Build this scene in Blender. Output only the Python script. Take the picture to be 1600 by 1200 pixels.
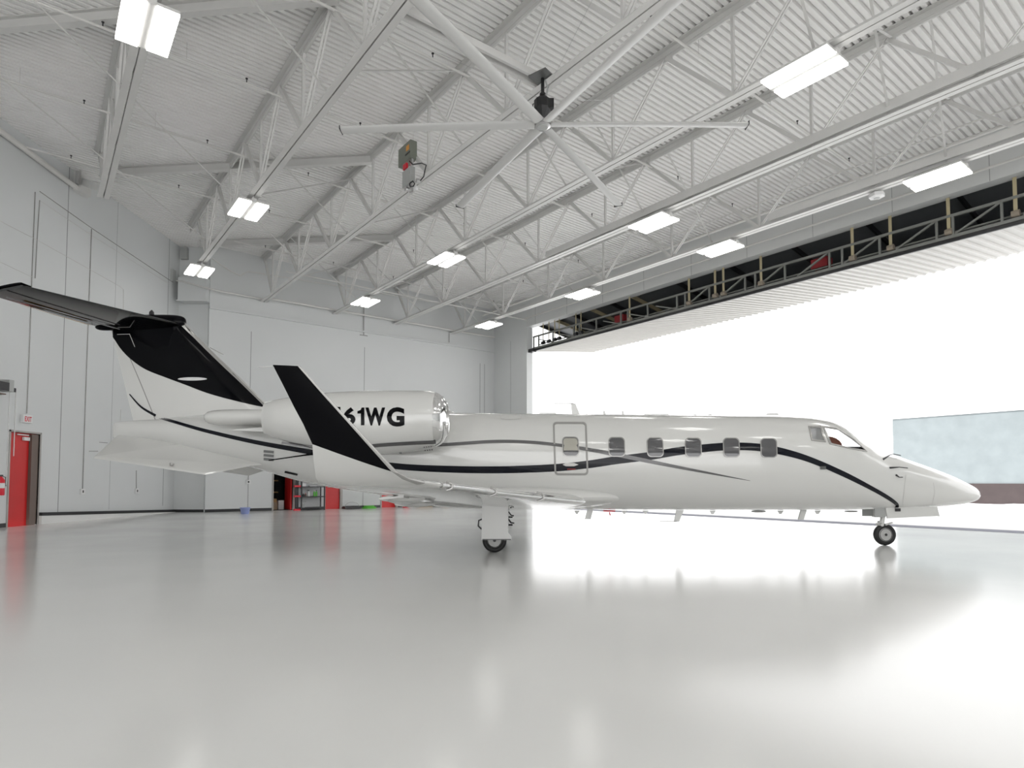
import bpy, bmesh, math, random
from mathutils import Vector, Matrix
random.seed(4)
R = math.radians
for o in list(bpy.data.objects): bpy.data.objects.remove(o)
SC = bpy.context.scene
C = SC.collection

# ------------------------------------------------------------------ camera
F, PITCH, HORIZ, H = 970.0, R(2.7), 752.0, 1.30
PY = HORIZ - F*math.tan(PITCH)
cam = bpy.data.cameras.new('camera'); camo = bpy.data.objects.new('camera', cam); C.objects.link(camo)
camo.location = (0, 0, H); camo.rotation_euler = (R(90)+PITCH, 0, 0)
cam.sensor_width = 36; cam.lens = F/1600*36; cam.shift_y = (PY-600)/1600
cam.clip_start = .05; cam.clip_end = 500
SC.camera = camo
# ------------------------------------------------------------------ sky, sun, exposure
w = bpy.data.worlds.new('sky'); SC.world = w; w.use_nodes = True
bg = w.node_tree.nodes['Background']; bg.inputs[0].default_value = (.87, .87, .875, 1); bg.inputs[1].default_value = 1.9
sun = bpy.data.lights.new('sun', 'SUN'); sun.energy = 3.2; sun.angle = R(12); sun.color = (1, .98, .95)
suno = bpy.data.objects.new('sun', sun); C.objects.link(suno); suno.rotation_euler = (R(28), R(-18), 0)
SC.view_settings.view_transform = 'Standard'; SC.view_settings.look = 'None'
SC.view_settings.exposure = 0.65; SC.view_settings.gamma = 1; SC.view_settings.use_curve_mapping = False
LAMP = 4.5            # strength of the lenses of the visible light fixtures and the added fill ones

# ------------------------------------------------------------------ measuring helpers
CP, SP = math.cos(PITCH), math.sin(PITCH)
def ray(x, y):
    a, b = (x-800)/F, (PY-y)/F
    return Vector((a, CP-b*SP, SP+b*CP))
def atY(x, y, Y):
    d = ray(x, y); return Vector((d.x*Y/d.y, Y, H+d.z*Y/d.y))
TH = R(-37.4)
A = Vector((math.sin(TH), math.cos(TH), 0)); B = Vector((math.cos(TH), -math.sin(TH), 0))
def UV(u, v, z=0.0): return A*u + B*v + Vector((0, 0, z))
def toUV(p): return p.dot(A), p.dot(B), p.z
def atv(x, y, v):
    d = ray(x, y); t = v/d.dot(B); p = d*t; return p.dot(A), p.z+H
def atu(x, y, u):
    d = ray(x, y); t = u/d.dot(A); p = d*t; return p.dot(B), p.z+H
def atX(x, y, X):
    d = ray(x, y); t = X/d.x; return d.y*t, H+d.z*t
RZ_A = math.atan2(A.y, A.x)          # local x axis along A

# ------------------------------------------------------------------ materials
MATS = {}
def mat(name, col, rough=.5, metal=0.0, coat=0.0, emit=None, noise=0.0, nscale=3.0, bump=0.0, trans=0.0, ior=1.5, rnoise=0.0, spec=.5):
    m = bpy.data.materials.new(name); m.use_nodes = True; nt = m.node_tree; b = nt.nodes['Principled BSDF']
    b.inputs['Base Color'].default_value = (*col, 1); b.inputs['Roughness'].default_value = rough
    b.inputs['Metallic'].default_value = metal; b.inputs['Coat Weight'].default_value = coat; b.inputs['Coat Roughness'].default_value = .03
    b.inputs['IOR'].default_value = ior; b.inputs['Specular IOR Level'].default_value = spec
    b.inputs['Transmission Weight'].default_value = trans
    if emit:
        b.inputs['Emission Color'].default_value = (*emit[0], 1); b.inputs['Emission Strength'].default_value = emit[1]
    tc = nt.nodes.new('ShaderNodeTexCoord')
    nz = nt.nodes.new('ShaderNodeTexNoise'); nz.inputs['Scale'].default_value = nscale; nz.inputs['Detail'].default_value = 5
    nt.links.new(tc.outputs['Object'], nz.inputs['Vector'])
    if noise:
        r = nt.nodes.new('ShaderNodeMapRange'); r.inputs[1].default_value = .3; r.inputs[2].default_value = .7
        r.inputs[3].default_value = 1-noise; r.inputs[4].default_value = 1+noise
        nt.links.new(nz.outputs[0], r.inputs[0])
        mx = nt.nodes.new('ShaderNodeVectorMath'); mx.operation = 'SCALE'; mx.inputs[0].default_value = col
        nt.links.new(r.outputs[0], mx.inputs['Scale']); nt.links.new(mx.outputs[0], b.inputs['Base Color'])
    if rnoise:
        r = nt.nodes.new('ShaderNodeMapRange'); r.inputs[1].default_value = .3; r.inputs[2].default_value = .7
        r.inputs[3].default_value = max(0, rough-rnoise); r.inputs[4].default_value = rough+rnoise
        nt.links.new(nz.outputs[0], r.inputs[0]); nt.links.new(r.outputs[0], b.inputs['Roughness'])
    if bump:
        bp = nt.nodes.new('ShaderNodeBump'); bp.inputs['Strength'].default_value = bump; bp.inputs['Distance'].default_value = .02
        nt.links.new(nz.outputs[0], bp.inputs['Height']); nt.links.new(bp.outputs[0], b.inputs['Normal'])
    MATS[name] = m; return m
FLOORM = mat('epoxy_floor', (.78, .78, .765), .165, noise=.02, nscale=.35, rnoise=.02, spec=.38)
APRON = mat('white_concrete_apron', (.80, .80, .80), .8, noise=.03, nscale=.6)
WALL = mat('painted_wall_panel', (.66, .675, .675), .55, noise=.02, nscale=.4)
SEAM = mat('panel_seam', (.25, .26, .26), .6)
DECK = mat('white_roof_deck', (.86, .855, .84), .5, noise=.02, nscale=1.5)
STEEL = mat('white_painted_steel', (.66, .655, .64), .4, noise=.03, nscale=2)
PIPE = mat('white_pipe', (.68, .67, .65), .35)
HEADER = mat('header_panel', (.66, .67, .665), .5, noise=.03, nscale=.5)
BASEB = mat('black_vinyl_base', (.018, .019, .02), .35)
RED = mat('red_door_paint', (.62, .02, .02), .35, noise=.05, nscale=2)
FRAME = mat('door_frame_paint', (.42, .40, .38), .4)
BROWN = mat('brown_jamb', (.16, .12, .10), .5)
CHROME = mat('polished_metal', (.86, .86, .86), .09, metal=1, noise=.02)
ALU = mat('brushed_aluminium', (.62, .62, .62), .3, metal=1)
JETW = mat('white_aircraft_paint', (.70, .70, .68), .22, coat=1.0)
JETG = mat('grey_aircraft_stripe', (.09, .088, .09), .25, coat=.8)
JETK = mat('black_aircraft_paint', (.002, .002, .003), .1, coat=.08, spec=.06)
NAVY = mat('navy_aircraft_stripe', (.004, .005, .010), .12, coat=.25, spec=.15)
SILV = mat('silver_trim', (.42, .415, .40), .25, metal=.4)
PANEG = mat('tinted_cabin_pane', (.085, .085, .09), .06, coat=1.0)
SHADE = mat('window_shade', (.40, .385, .33), .35, coat=1.0)
GLASS = mat('clear_glass', (.95, .96, .96), .02, trans=1.0, ior=1.02)
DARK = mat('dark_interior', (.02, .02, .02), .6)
SEATM = mat('brown_leather', (.22, .075, .045), .5)
JETS = mat('black_gloss_tail_paint', (.002, .002, .003), .12, coat=1.0)
RUBBER = mat('black_rubber', (.012, .012, .012), .6, noise=.1, nscale=30)
RIM = mat('wheel_rim', (.28, .28, .27), .4, metal=.5)
LENS = mat('lamp_lens', (.95, .95, .92), .4, emit=((1, .985, .95), LAMP))
BLADE = mat('silver_fan_blade', (.62, .62, .61), .35)
BLACKM = mat('black_motor', (.012, .012, .013), .35, noise=.1, nscale=12)
DKSTEEL = mat('dark_grey_steel', (.115, .12, .115), .45, noise=.08, nscale=3)
LEAFIN = mat('dark_door_liner', (.15, .16, .17), .5, noise=.06, nscale=1)
DOORST = mat('grey_door_truss', (.20, .205, .19), .45, noise=.05, nscale=3)
DRUM = mat('tan_drum', (.27, .23, .18), .5)
RIB = mat('white_ribbed_skin', (.42, .41, .385), .4, noise=.03, nscale=2)
STRAPM = mat('tan_lift_strap', (.46, .40, .25), .6)
GREEN = mat('green_grey_box', (.20, .215, .18), .45)
GREYBOX = mat('light_grey_box', (.42, .43, .42), .4)
ORANGE = mat('orange_label', (.75, .33, .05), .5)
REDP = mat('red_plastic', (.7, .02, .04), .3)
BLUEP = mat('lavender_plastic', (.30, .36, .66), .4)
GRNP = mat('green_plastic', (.10, .50, .04), .4)
WOOD = mat('raw_wood', (.45, .28, .12), .6, noise=.15, nscale=8)
CARD = mat('cardboard', (.45, .34, .23), .8, noise=.06, nscale=5)
WHITEP = mat('white_plastic', (.75, .75, .75), .35)
BLKP = mat('black_plastic', (.02, .02, .022), .4)
BLOCKW = mat('pale_blue_block_wall', (.215, .245, .255), .8, noise=.07, nscale=1.6, bump=.3)
BLOCKB = mat('brown_block_base', (.058, .044, .044), .8, noise=.10, nscale=2.2)
SNOW = mat('snow', (.88, .88, .9), .7, noise=.03, nscale=3)
TRACK = mat('lavender_grey_threshold', (.33, .335, .38), .9, spec=.0)
MUSTARD = mat('mustard_underside', (.42, .25, .06), .35, noise=.3, nscale=6)

# ------------------------------------------------------------------ mesh helpers
ORG = {}
class MB:
    def __init__(s): s.v = []; s.f = []; s.m = []; s.mi = 0
    def add(s, vs, fs):
        b = len(s.v); s.v += [Vector(p) for p in vs]
        for f in fs: s.f.append([b+i for i in f]); s.m.append(s.mi)
        return s
    def box(s, lo, hi, fn=None):
        x0, y0, z0 = lo; x1, y1, z1 = hi
        vs = [(x0,y0,z0),(x1,y0,z0),(x1,y1,z0),(x0,y1,z0),(x0,y0,z1),(x1,y0,z1),(x1,y1,z1),(x0,y1,z1)]
        if fn: vs = [fn(*p) for p in vs]
        return s.add(vs, [(0,3,2,1),(4,5,6,7),(0,1,5,4),(1,2,6,5),(2,3,7,6),(3,0,4,7)])
    def beam(s, p0, p1, wd, hd, up=(0,0,1)):
        p0, p1 = Vector(p0), Vector(p1); d = (p1-p0).normalized(); up = Vector(up)
        sd = d.cross(up)
        if sd.length < 1e-4: sd = d.cross(Vector((1,0,0)))
        sd.normalize(); u2 = sd.cross(d).normalized()
        vs = []
        for p in (p0, p1):
            for a, b in ((-1,-1),(1,-1),(1,1),(-1,1)): vs.append(p+sd*a*wd/2+u2*b*hd/2)
        return s.add(vs, [(0,3,2,1),(4,5,6,7),(0,1,5,4),(1,2,6,5),(2,3,7,6),(3,0,4,7)])
    def angle(s, p0, p1, wd, t, up, flip=1):      # L-shaped rolled angle
        p0, p1 = Vector(p0), Vector(p1); d = (p1-p0).normalized(); up = Vector(up); sd = d.cross(up).normalized()*flip; u2 = up.normalized()
        prof = [(0,0),(wd,0),(wd,t),(t,t),(t,wd),(0,wd)]
        vs = [p+sd*a+u2*b for p in (p0,p1) for a,b in prof]; n = 6
        fs = [[i,(i+1)%n,n+(i+1)%n,n+i] for i in range(n)]+[[0,3,2,1],[0,5,4,3],[6,7,8,9],[6,9,10,11]]
        return s.add(vs, fs)
    def tube(s, pts, r, n=8, cap=True):
        pts = [Vector(p) for p in pts]; k = len(pts); rings = []
        rr = r if isinstance(r, (list, tuple)) else [r]*k
        prev = None
        for i, p in enumerate(pts):
            d = (pts[min(i+1,k-1)]-pts[max(i-1,0)]).normalized()
            if prev is None: a = d.orthogonal().normalized()
            else: a = (prev - d*prev.dot(d)).normalized()
            prev = a; b = d.cross(a)
            rings.append([p+(a*math.cos(2*math.pi*j/n)+b*math.sin(2*math.pi*j/n))*rr[i] for j in range(n)])
        return s.loft(rings, cap)
    def loft(s, rings, cap=True, closed=True):
        n = len(rings[0]); vs = [p for r_ in rings for p in r_]; fs = []
        for i in range(len(rings)-1):
            for j in range(n if closed else n-1):
                a, b = i*n+j, i*n+(j+1)%n; fs.append([a, b, b+n, a+n])
        if cap: fs.append(list(range(n))[::-1]); fs.append([len(vs)-n+j for j in range(n)])
        return s.add(vs, fs)
    def lathe(s, c, axis, prof, n=32):
        c, ax = Vector(c), Vector(axis).normalized(); a = ax.orthogonal().normalized(); b = ax.cross(a); rings = []
        for t, r in prof: rings.append([c+ax*t+(a*math.cos(2*math.pi*j/n)+b*math.sin(2*math.pi*j/n))*max(r, 1e-4) for j in range(n)])
        return s.loft(rings, True)
    def build(s, name, mats, parent=None, smooth=False, origin=None, bevel=0, sub=0):
        me = bpy.data.meshes.new(name); o = bpy.data.objects.new(name, me); C.objects.link(o)
        if parent is not None: org = ORG[parent.name]; o.parent = parent
        else:
            if origin is None:
                xs = [p.x for p in s.v]; ys = [p.y for p in s.v]; zs = [p.z for p in s.v]
                origin = Vector(((min(xs)+max(xs))/2, (min(ys)+max(ys))/2, min(zs)))
            org = Vector(origin); o.location = org
        ORG[o.name] = org
        me.from_pydata([p-org for p in s.v], [], s.f)
        if not isinstance(mats, (list, tuple)): mats = [mats]
        for m in mats: me.materials.append(m)
        me.polygons.foreach_set('material_index', s.m)
        bm = bmesh.new(); bm.from_mesh(me); bmesh.ops.recalc_face_normals(bm, faces=bm.faces); bm.to_mesh(me); bm.free()
        if smooth: me.polygons.foreach_set('use_smooth', [True]*len(me.polygons))
        if smooth: me.set_sharp_from_angle(angle=R(38))
        if bevel:
            b = o.modifiers.new('b', 'BEVEL'); b.width = bevel; b.segments = 2; b.limit_method = 'ANGLE'
        return o
def empty(name, loc, label=None, cat=None, group=None, rz=0):
    o = bpy.data.objects.new(name, None); C.objects.link(o); o.location = loc; o.rotation_euler = (0,0,rz); o.empty_display_size = .1
    ORG[o.name] = Vector((0,0,0)) if rz else Vector(loc)
    if label: tag(o, label, cat, group)
    return o
def local(o): ORG[o.name] = Vector((0,0,0)); return o       # its parts are written in its own coordinates
def tag(o, label=None, cat=None, group=None, kind=None):
    if label: o['label'] = label
    if cat: o['category'] = cat
    if group: o['group'] = group
    if kind: o['kind'] = kind
    return o
def struct(o): o['kind'] = 'structure'; return o
def dup(o, loc=None, rz=None, label=None):
    def cp(x, par):
        c = x.copy(); C.objects.link(c); c.parent = par
        for ch in [q for q in x.children]: cp(ch, c)
        return c
    c = cp(o, None)
    if loc is not None: c.location = loc
    if rz is not None: c.rotation_euler = (0,0,rz)
    if label: c['label'] = label
    return c
def interp(pts, x):      # monotone cubic (Fritsch-Carlson)
    n = len(pts)
    if x <= pts[0][0]: return pts[0][1]
    if x >= pts[-1][0]: return pts[-1][1]
    d = [(pts[i+1][1]-pts[i][1])/(pts[i+1][0]-pts[i][0]) for i in range(n-1)]
    m = [d[0]]+[0 if d[i-1]*d[i] <= 0 else 2*d[i-1]*d[i]/(d[i-1]+d[i]) for i in range(1, n-1)]+[d[-1]]
    for i in range(n-1):
        if x <= pts[i+1][0]:
            h = pts[i+1][0]-pts[i][0]; t = (x-pts[i][0])/h
            return (2*t**3-3*t*t+1)*pts[i][1]+(t**3-2*t*t+t)*h*m[i]+(-2*t**3+3*t*t)*pts[i+1][1]+(t**3-t*t)*h*m[i+1]
ORD = ['first','second','third','fourth','fifth','sixth','seventh','eighth']

# ================================================================== BUILDING
XL, YC, UB, VD = -14.3, 26.3, 28.5, 20.5        # left wall, corner depth, back wall, door wall
def deckz(u, v): return 11.22-.02*v+.009*u
poly = [Vector((XL,-12,0)), Vector((XL,YC,0)), Vector((-13.05,YC,0)), UV(UB,8.0-0), UV(UB,VD), UV(-12,VD), Vector((16,-12,0))]
u0, v0, _ = toUV(Vector((-13.05, YC, 0)))
poly[3] = UV(UB, atu(320, 800, UB)[0]); poly[2] = Vector((poly[3].x, YC, 0))
# floor
m = MB(); m.add(poly, [list(range(len(poly)))]); m.add([p-Vector((0,0,.2)) for p in poly], [list(range(len(poly)))])
fl = struct(m.build('floor', FLOORM, origin=(0,0,0)))
# apron outside
m = MB(); m.add([UV(-60,VD,-.02), UV(95,VD,-.02), UV(95,140,-.02), UV(-60,140,-.02)], [(0,1,2,3)])
struct(m.build('apron', APRON, origin=(0,0,0)))
m = MB(); m.box((-6, VD-.95, -.01), (25.4, VD-.02, .006), UV)
struct(m.build('trim_1', TRACK))
# walls
def wall_quad(m, p, q, z0, z1, t=.25, side=1):
    d = (q-p).normalized(); n = Vector((d.y, -d.x, 0))*side*t
    m.add([p+Vector((0,0,z0)), q+Vector((0,0,z0)), q+n+Vector((0,0,z0)), p+n+Vector((0,0,z0)), p+Vector((0,0,z1)), q+Vector((0,0,z1)), q+n+Vector((0,0,z1)), p+n+Vector((0,0,z1))],
          [(0,3,2,1),(4,5,6,7),(0,1,5,4),(1,2,6,5),(2,3,7,6),(3,0,4,7)])
ZT = 11.9
# left door geometry
yd0, _ = atX(11, 822, XL); yd1, _ = atX(57.5, 819, XL); DH = 2.72
m = MB()
wall_quad(m, Vector((XL,-12,0)), Vector((XL,yd0,0)), 0, ZT, side=-1)
wall_quad(m, Vector((XL,yd1,0)), Vector((XL,YC,0)), 0, ZT, side=-1)
wall_quad(m, Vector((XL,yd0,0)), Vector((XL,yd1,0)), DH, ZT, side=-1)
m.mi = 1
for px in (97, 259):
    y, _ = atX(px, 600, XL); m.box((XL, y-.012, .3), (XL+.004, y+.012, ZT))
for px in (176,):
    y, _ = atX(px, 600, XL); m.box((XL, y-.005, .3), (XL+.003, y+.005, ZT))
struct(m.build('wall_left', [WALL, SEAM]))
m = MB(); wall_quad(m, Vector((XL,YC,0)), poly[2], 0, ZT, side=-1)
struct(m.build('wall_corner', WALL))
# sloping kerb of floor coating under the left base
m = MB(); y1 = yd1+.05
m.add([(XL,y1,0),(XL+.10,y1,0),(XL+.10,y1,.26),(XL,y1,.26),(XL,YC,0),(XL+.10,YC,0),(XL+.10,YC,.01),(XL,YC,.01)],
      [(0,1,2,3),(4,7,6,5),(1,5,6,2),(2,6,7,3),(0,4,5,1),(0,3,7,4)])
struct(m.build('trim_2', FLOORM))
m = MB()
def bb(z0, z1, y0, yy1, h=.10):
    m.add([(XL,y0,z0),(XL+.115,y0,z0),(XL+.115,y0,z0+h),(XL,y0,z0+h),(XL,yy1,z1),(XL+.115,yy1,z1),(XL+.115,yy1,z1+h),(XL,yy1,z1+h)],
          [(0,1,2,3),(4,7,6,5),(1,5,6,2),(2,6,7,3),(0,4,5,1),(0,3,7,4)])
bb(.26, .01, y1, YC)
m.box((XL, -12, 0), (XL+.015, yd0-.06, .12))
struct(m.build('baseboard_left', BASEB))
m = MB(); m.box((XL+.1, YC-.015, 0), (poly[2].x, YC, .11)); struct(m.build('baseboard_corner', BASEB))
# back wall with door openings
vB0 = poly[3].dot(B)
ops = [(atu(427,790,UB)[0], atu(460,790,UB)[0], 2.2), (atu(508,790,UB)[0], atu(531,790,UB)[0], 2.15), (atu(596,790,UB)[0], atu(618,790,UB)[0], 2.15)]
m = MB(); v = vB0
for a, b, h in ops:
    m.box((UB, v, 0), (UB+.25, a, ZT), UV); m.box((UB, a, h), (UB+.25, b, ZT), UV); v = b
m.box((UB, v, 0), (UB+.25, VD+.3, ZT), UV)
m.mi = 1
for px in (391, 569, 750, 757):
    vv = atu(px, 600, UB)[0]; m.box((UB-.004, vv-.012, .12), (UB, vv+.012, 7.9 if px < 760 else 7), UV)
m.mi = 0
m.box((UB-.10, vB0, 8.62), (UB, VD, 8.70), UV)      # ledge under the truss seats
struct(m.build('wall_back', [WALL, SEAM]))
m = MB(); v = vB0
for a, b, h in ops: m.box((UB-.015, v, 0), (UB, a-.07, .12), UV); v = b+.07
m.box((UB-.015, v, 0), (UB, VD, .12), UV); struct(m.build('baseboard_back', BASEB))
# door wall: jamb, header, far part
UJ = atv(823, 600, VD)[0]; ZH = 9.5
m = MB(); m.box((UJ, VD, 0), (UB, VD+.4, ZT), UV); m.box((-12, VD, 0), (-6, VD+.4, ZT), UV)
m.mi = 1
for px in (798,):
    uu = atv(px, 600, VD)[0]; m.box((uu-.01, VD-.004, 0), (uu+.01, VD, 9), UV)
struct(m.build('wall_right', [WALL, SEAM]))
m = MB(); m.box((-6, VD-.02, ZH), (UJ, VD+.4, ZH+1.0), UV)
m.box((-6, VD-.10, ZH+1.0), (UB, VD+.4, ZT-1.0), UV)
m.mi = 1
u = -4.5
while u < UJ: m.box((u-.006, VD-.024, ZH), (u+.006, VD-.02, ZH+1.0), UV); u += 2.44
struct(m.build('trim_3', [HEADER, SEAM]))
m = MB(); wall_quad(m, UV(-12,VD), Vector((16,-12,0)), 0, ZT, side=-1); struct(m.build('wall_front', WALL))
m = MB(); wall_quad(m, Vector((16,-12,0)), Vector((14.5,-12,0)), 0, ZT, side=-1); wall_quad(m, Vector((14.5,-12,0)), Vector((-13,-12,0)), 9.0, ZT, side=-1)
wall_quad(m, Vector((-13,-12,0)), Vector((XL,-12,0)), 0, ZT, side=-1); struct(m.build('wall_rear', WALL))      # unseen doorway left open to add fill light on the jet's near side
m = MB(); m.add([(-60,-12,-.02), (60,-12,-.02), (60,-70,-.02), (-60,-70,-.02)], [(0,1,2,3)])
struct(m.build('rear_apron', APRON, origin=(0,0,0)))  # unseen ground laid outside the added rear doorway
# roof deck: fluted sheet, flutes along B
m = MB(); pit, dep, top = .166, .065, .5
u = -24.0; prof = []
while u < 30.6:
    prof += [(u, 0), (u+.098, 0), (u+.115, dep), (u+.149, dep)]; u += pit
vs = []; v1, v2 = -30.0, VD+.45
for (u, d) in prof: vs += [UV(u, v1, deckz(u, v1)+d), UV(u, v2, deckz(u, v2)+d)]
n = len(prof)
m.add(vs, [(2*i, 2*i+1, 2*i+3, 2*i+2) for i in range(n-1)])
m.mi = 0
m.add([UV(-24,v1,deckz(-24,v1)+.3), UV(-24,v2,deckz(-24,v2)+.3), UV(30.6,v2,deckz(30.6,v2)+.3), UV(30.6,v1,deckz(30.6,v1)+.3)], [(0,1,2,3)])
deck = m.build('ceiling', DECK, origin=(0,0,0))
bm = bmesh.new(); bm.from_mesh(deck.data)
def clip(co, no):
    bmesh.ops.bisect_plane(bm, geom=bm.verts[:]+bm.edges[:]+bm.faces[:], plane_co=co, plane_no=no, clear_outer=True)
clip((XL-.2,0,0), (-1,0,0)); clip((0,-12.2,0), (0,-1,0)); clip(UV(30.3,0), A)
e = (Vector((16,-12,0))-UV(-12,VD)).normalized(); clip(Vector((16.2,-12,0)), Vector((-e.y, e.x, 0)) if Vector((-e.y,e.x,0)).x > 0 else Vector((e.y,-e.x,0)))
bm.to_mesh(deck.data); bm.free(); struct(deck)

# ------------------------------------------------------------------ trusses
TV = [1.25, 4.55, 7.80, 11.10, 14.30, 17.65]
def zb(u): return 9.03+.009*u
TEND = [20.5, 24.7, UB, UB, UB, UB]
TLAB = ['leftmost and nearest', 'second from the left, ending above the corner', 'third from the left, carrying the fan and the control boxes',
        'fourth from the left, ending on the back wall', 'fifth from the left, ending on the back wall', 'rightmost, next to the door header']
for k, v in enumerate(TV):
    t = empty('roof_truss', UV(TEND[k], v, zb(TEND[k])), 'white steel roof truss, '+TLAB[k], 'truss', 'white roof trusses')
    ue = TEND[k]-.02; us = -11.0 if k < 4 else (-9 if k == 4 else -8)
    cw = .13
    m = MB()
    for s in (-1, 1):
        f = lambda u, s=s: UV(u, v+s*.015, zb(u))
        m.angle(f(us), f(ue), cw, .012, (0,0,1), s)
    m.build('bottom_chord', STEEL, t)
    m = MB()
    for s in (-1, 1):
        m.angle(UV(us, v+s*.015, deckz(us,v)), UV(ue if k > 1 else min(ue+2.2, 27.5), v+s*.015, deckz(ue,v)), .13, .014, (0,0,-1), -s)
    m.beam(UV(us, v, deckz(us,v)-.10), UV(ue if k > 1 else min(ue+2.2, 27.5), v, deckz(ue,v)-.11), .035, .22)
    m.build('top_chord', STEEL, t)
    P = 3.35; n0 = 27.15
    b = n0
    while b > us+1:
        if b < ue+.2:
            m = MB(); m.beam(UV(b, v, zb(b)+.05), UV(b, v, deckz(b,v)-.15), .06, .06, A); m.build('vertical', STEEL, t)
            m = MB(); m.beam(UV(b, v, zb(b)+.06), UV(min(b+P/2, 28.3), v, deckz(b,v)-.16), .09, .09, B); m.build('heavy_diagonal', STEEL, t)
            m = MB()
            for s in (-1, 1): m.beam(UV(b, v+s*.035, zb(b)+.06), UV(b-P/2, v+s*.035, deckz(b,v)-.16), .022, .045, B)
            m.build('light_diagonal', STEEL, t)
            m = MB(); m.beam(UV(b-P/2-.16, v, deckz(b,v)-.20), UV(b-P/2+.16, v, deckz(b,v)-.20), .03, .16); m.build('gusset_plate', STEEL, t)
        b -= P
    if k >= 4:
        m = MB(); m.beam(UV(us, v-.16, zb(0)+.20-.05), UV(16.5 if k == 4 else 10, v-.16, zb(14)+.17), .05, .22); m.build('side_plate', STEEL, t)
# cross bridging between trusses
for i, u in enumerate((25.3, 18.4, 11.6, 4.9)):
    for k in range(5):
        if k == 0 and u > 18: continue
        if k == 1 and u > 24: continue
        a, b = TV[k], TV[k+1]
        lab = 'white X brace between the %s and %s trusses, %s' % (ORD[k], ORD[k+1], ['by the back wall', 'second row from back', 'middle row', 'nearest the camera'][i])
        t = empty('cross_brace', UV(u, (a+b)/2, 9.2), lab, 'brace', 'X braces between the roof trusses')
        m = MB(); m.angle(UV(u-.4, a+.05, zb(u)+.1), UV(u+.4, b-.05, deckz(u,b)-.2), .05, .008, (0,0,1)); m.build('rising_bar', STEEL, t)
        m = MB(); m.angle(UV(u-.3, a+.05, deckz(u,a)-.2), UV(u+.5, b-.05, zb(u)+.1), .05, .008, (0,0,1)); m.build('falling_bar', STEEL, t)
# bottom struts along B at the back
for i, (u, dz, r) in enumerate(((UB-.35, .12, .05), (UB-3.2, .55, .028))):
    m = MB(); m.tube([UV(u, TV[2], zb(u)+dz), UV(u, VD-.2, zb(u)+dz)], r)
    o = m.build('roof_pipe', PIPE)
    tag(o, ['white tie pipe along the back wall joining the truss ends', 'thin white pipe crossing the truss ends in front of the back wall'][i], 'pipe', 'white roof pipes')
# skewed hip beams
def deckpt(s, v, dz=0): u = s-v; return UV(u, v, deckz(u, v)+dz)
for i, (s, va, vb) in enumerate(((16.3, -6.5, TV[1]), (25.05, TV[0]+.1, TV[2]), (33.4, TV[1]+.6, TV[3]))):
    m = MB(); p, q = deckpt(s, va, 0), deckpt(s, vb, 0)
    up = Vector((0,0,1)); dz = Vector((0,0,1))
    m.beam(p-dz*.13, q-dz*.13, .015, .24); m.beam(p-dz*.01, q-dz*.01, .17, .02); m.beam(p-dz*.26, q-dz*.26, .17, .02)
    o = m.build('roof_beam', STEEL)
    tag(o, ['white I-beam under the roof running skew across the top left', 'white I-beam running skew from the first to the third truss', 'white I-beam running skew to the fourth truss near the corner'][i], 'beam', 'skewed roof beams')
# sprinkler branch lines along B, with heads
plab = ['nearest the back wall', 'second from the back wall', 'third from the back wall', 'fourth from the back wall', 'fifth from the back wall', 'nearest the camera']
for i, u in enumerate((26.2, 22.6, 19.0, 15.4, 11.8, 8.0)):
    va = max(u*0 + (-14.0*1.0 - (-.607)*u)/.794, -8); zz = lambda v: deckz(u, v)-.42
    # start at left wall: X = -.607u+.794v = XL
    va = (XL+.05 - A.x*u)/B.x
    if u > 26: va = vB0+.4
    pc = empty('sprinkler_pipe', UV(u, va, zz(va)), 'thin white sprinkler pipe under the roof deck, '+plab[i], 'pipe', 'sprinkler branch pipes')
    m = MB(); m.tube([UV(u, va, zz(va)), UV(u, VD-.9, zz(VD))], .03); m.build('pipe', PIPE, pc)
    vv = va+1.2
    while vv < VD-1.2:
        m = MB(); q = UV(u, vv, zz(vv)); m.lathe(q, (0,0,1), [(0,.012),(.10,.012),(.11,.03),(.125,.03)], 8); m.build('sprinkler_head', BLACKM, pc); vv += 2.9
        m = MB(); q = UV(u, vv-1.3, zz(vv-1.3)); m.tube([q, q+Vector((0,0,.42))], .006, 5); m.build('hanger_rod', STEEL, pc)
# pipes parallel to the header
for i, (v, z, r, ua, ub) in enumerate(((19.0, 10.15, .05, -6, 27.5), (18.75, 10.42, .025, -6, 26), (20.25, 9.75, .035, -4, 25.5))):
    m = MB(); m.tube([UV(ua, v, z), UV(ub, v, z+.009*(ub-ua)*.5)], r)
    tag(m.build('header_pipe', PIPE), ['thick white pipe running along the roof edge by the door header', 'thin white pipe just above the thick roof edge pipe', 'white conduit fixed along the face of the door header'][i], 'pipe', 'pipes along the door header')
# long roof brace rods (left bays)
for i, (pa, pb) in enumerate((((0,120),(318,372)), ((52,0),(470,412)))):
    def hit(x, y, z):
        d = ray(x, y); t = (z-H)/d.z; return Vector((0,0,H))+d*t
    m = MB(); m.tube([hit(*pa, 10.3), hit(*pb, 10.1)], .018, 6)
    tag(m.build('brace_rod', PIPE), ['thin white rod slanting from the top left down to the corner', 'thin white rod crossing the second roof truss at a slant'][i], 'rod', 'slanting brace rods')

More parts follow.
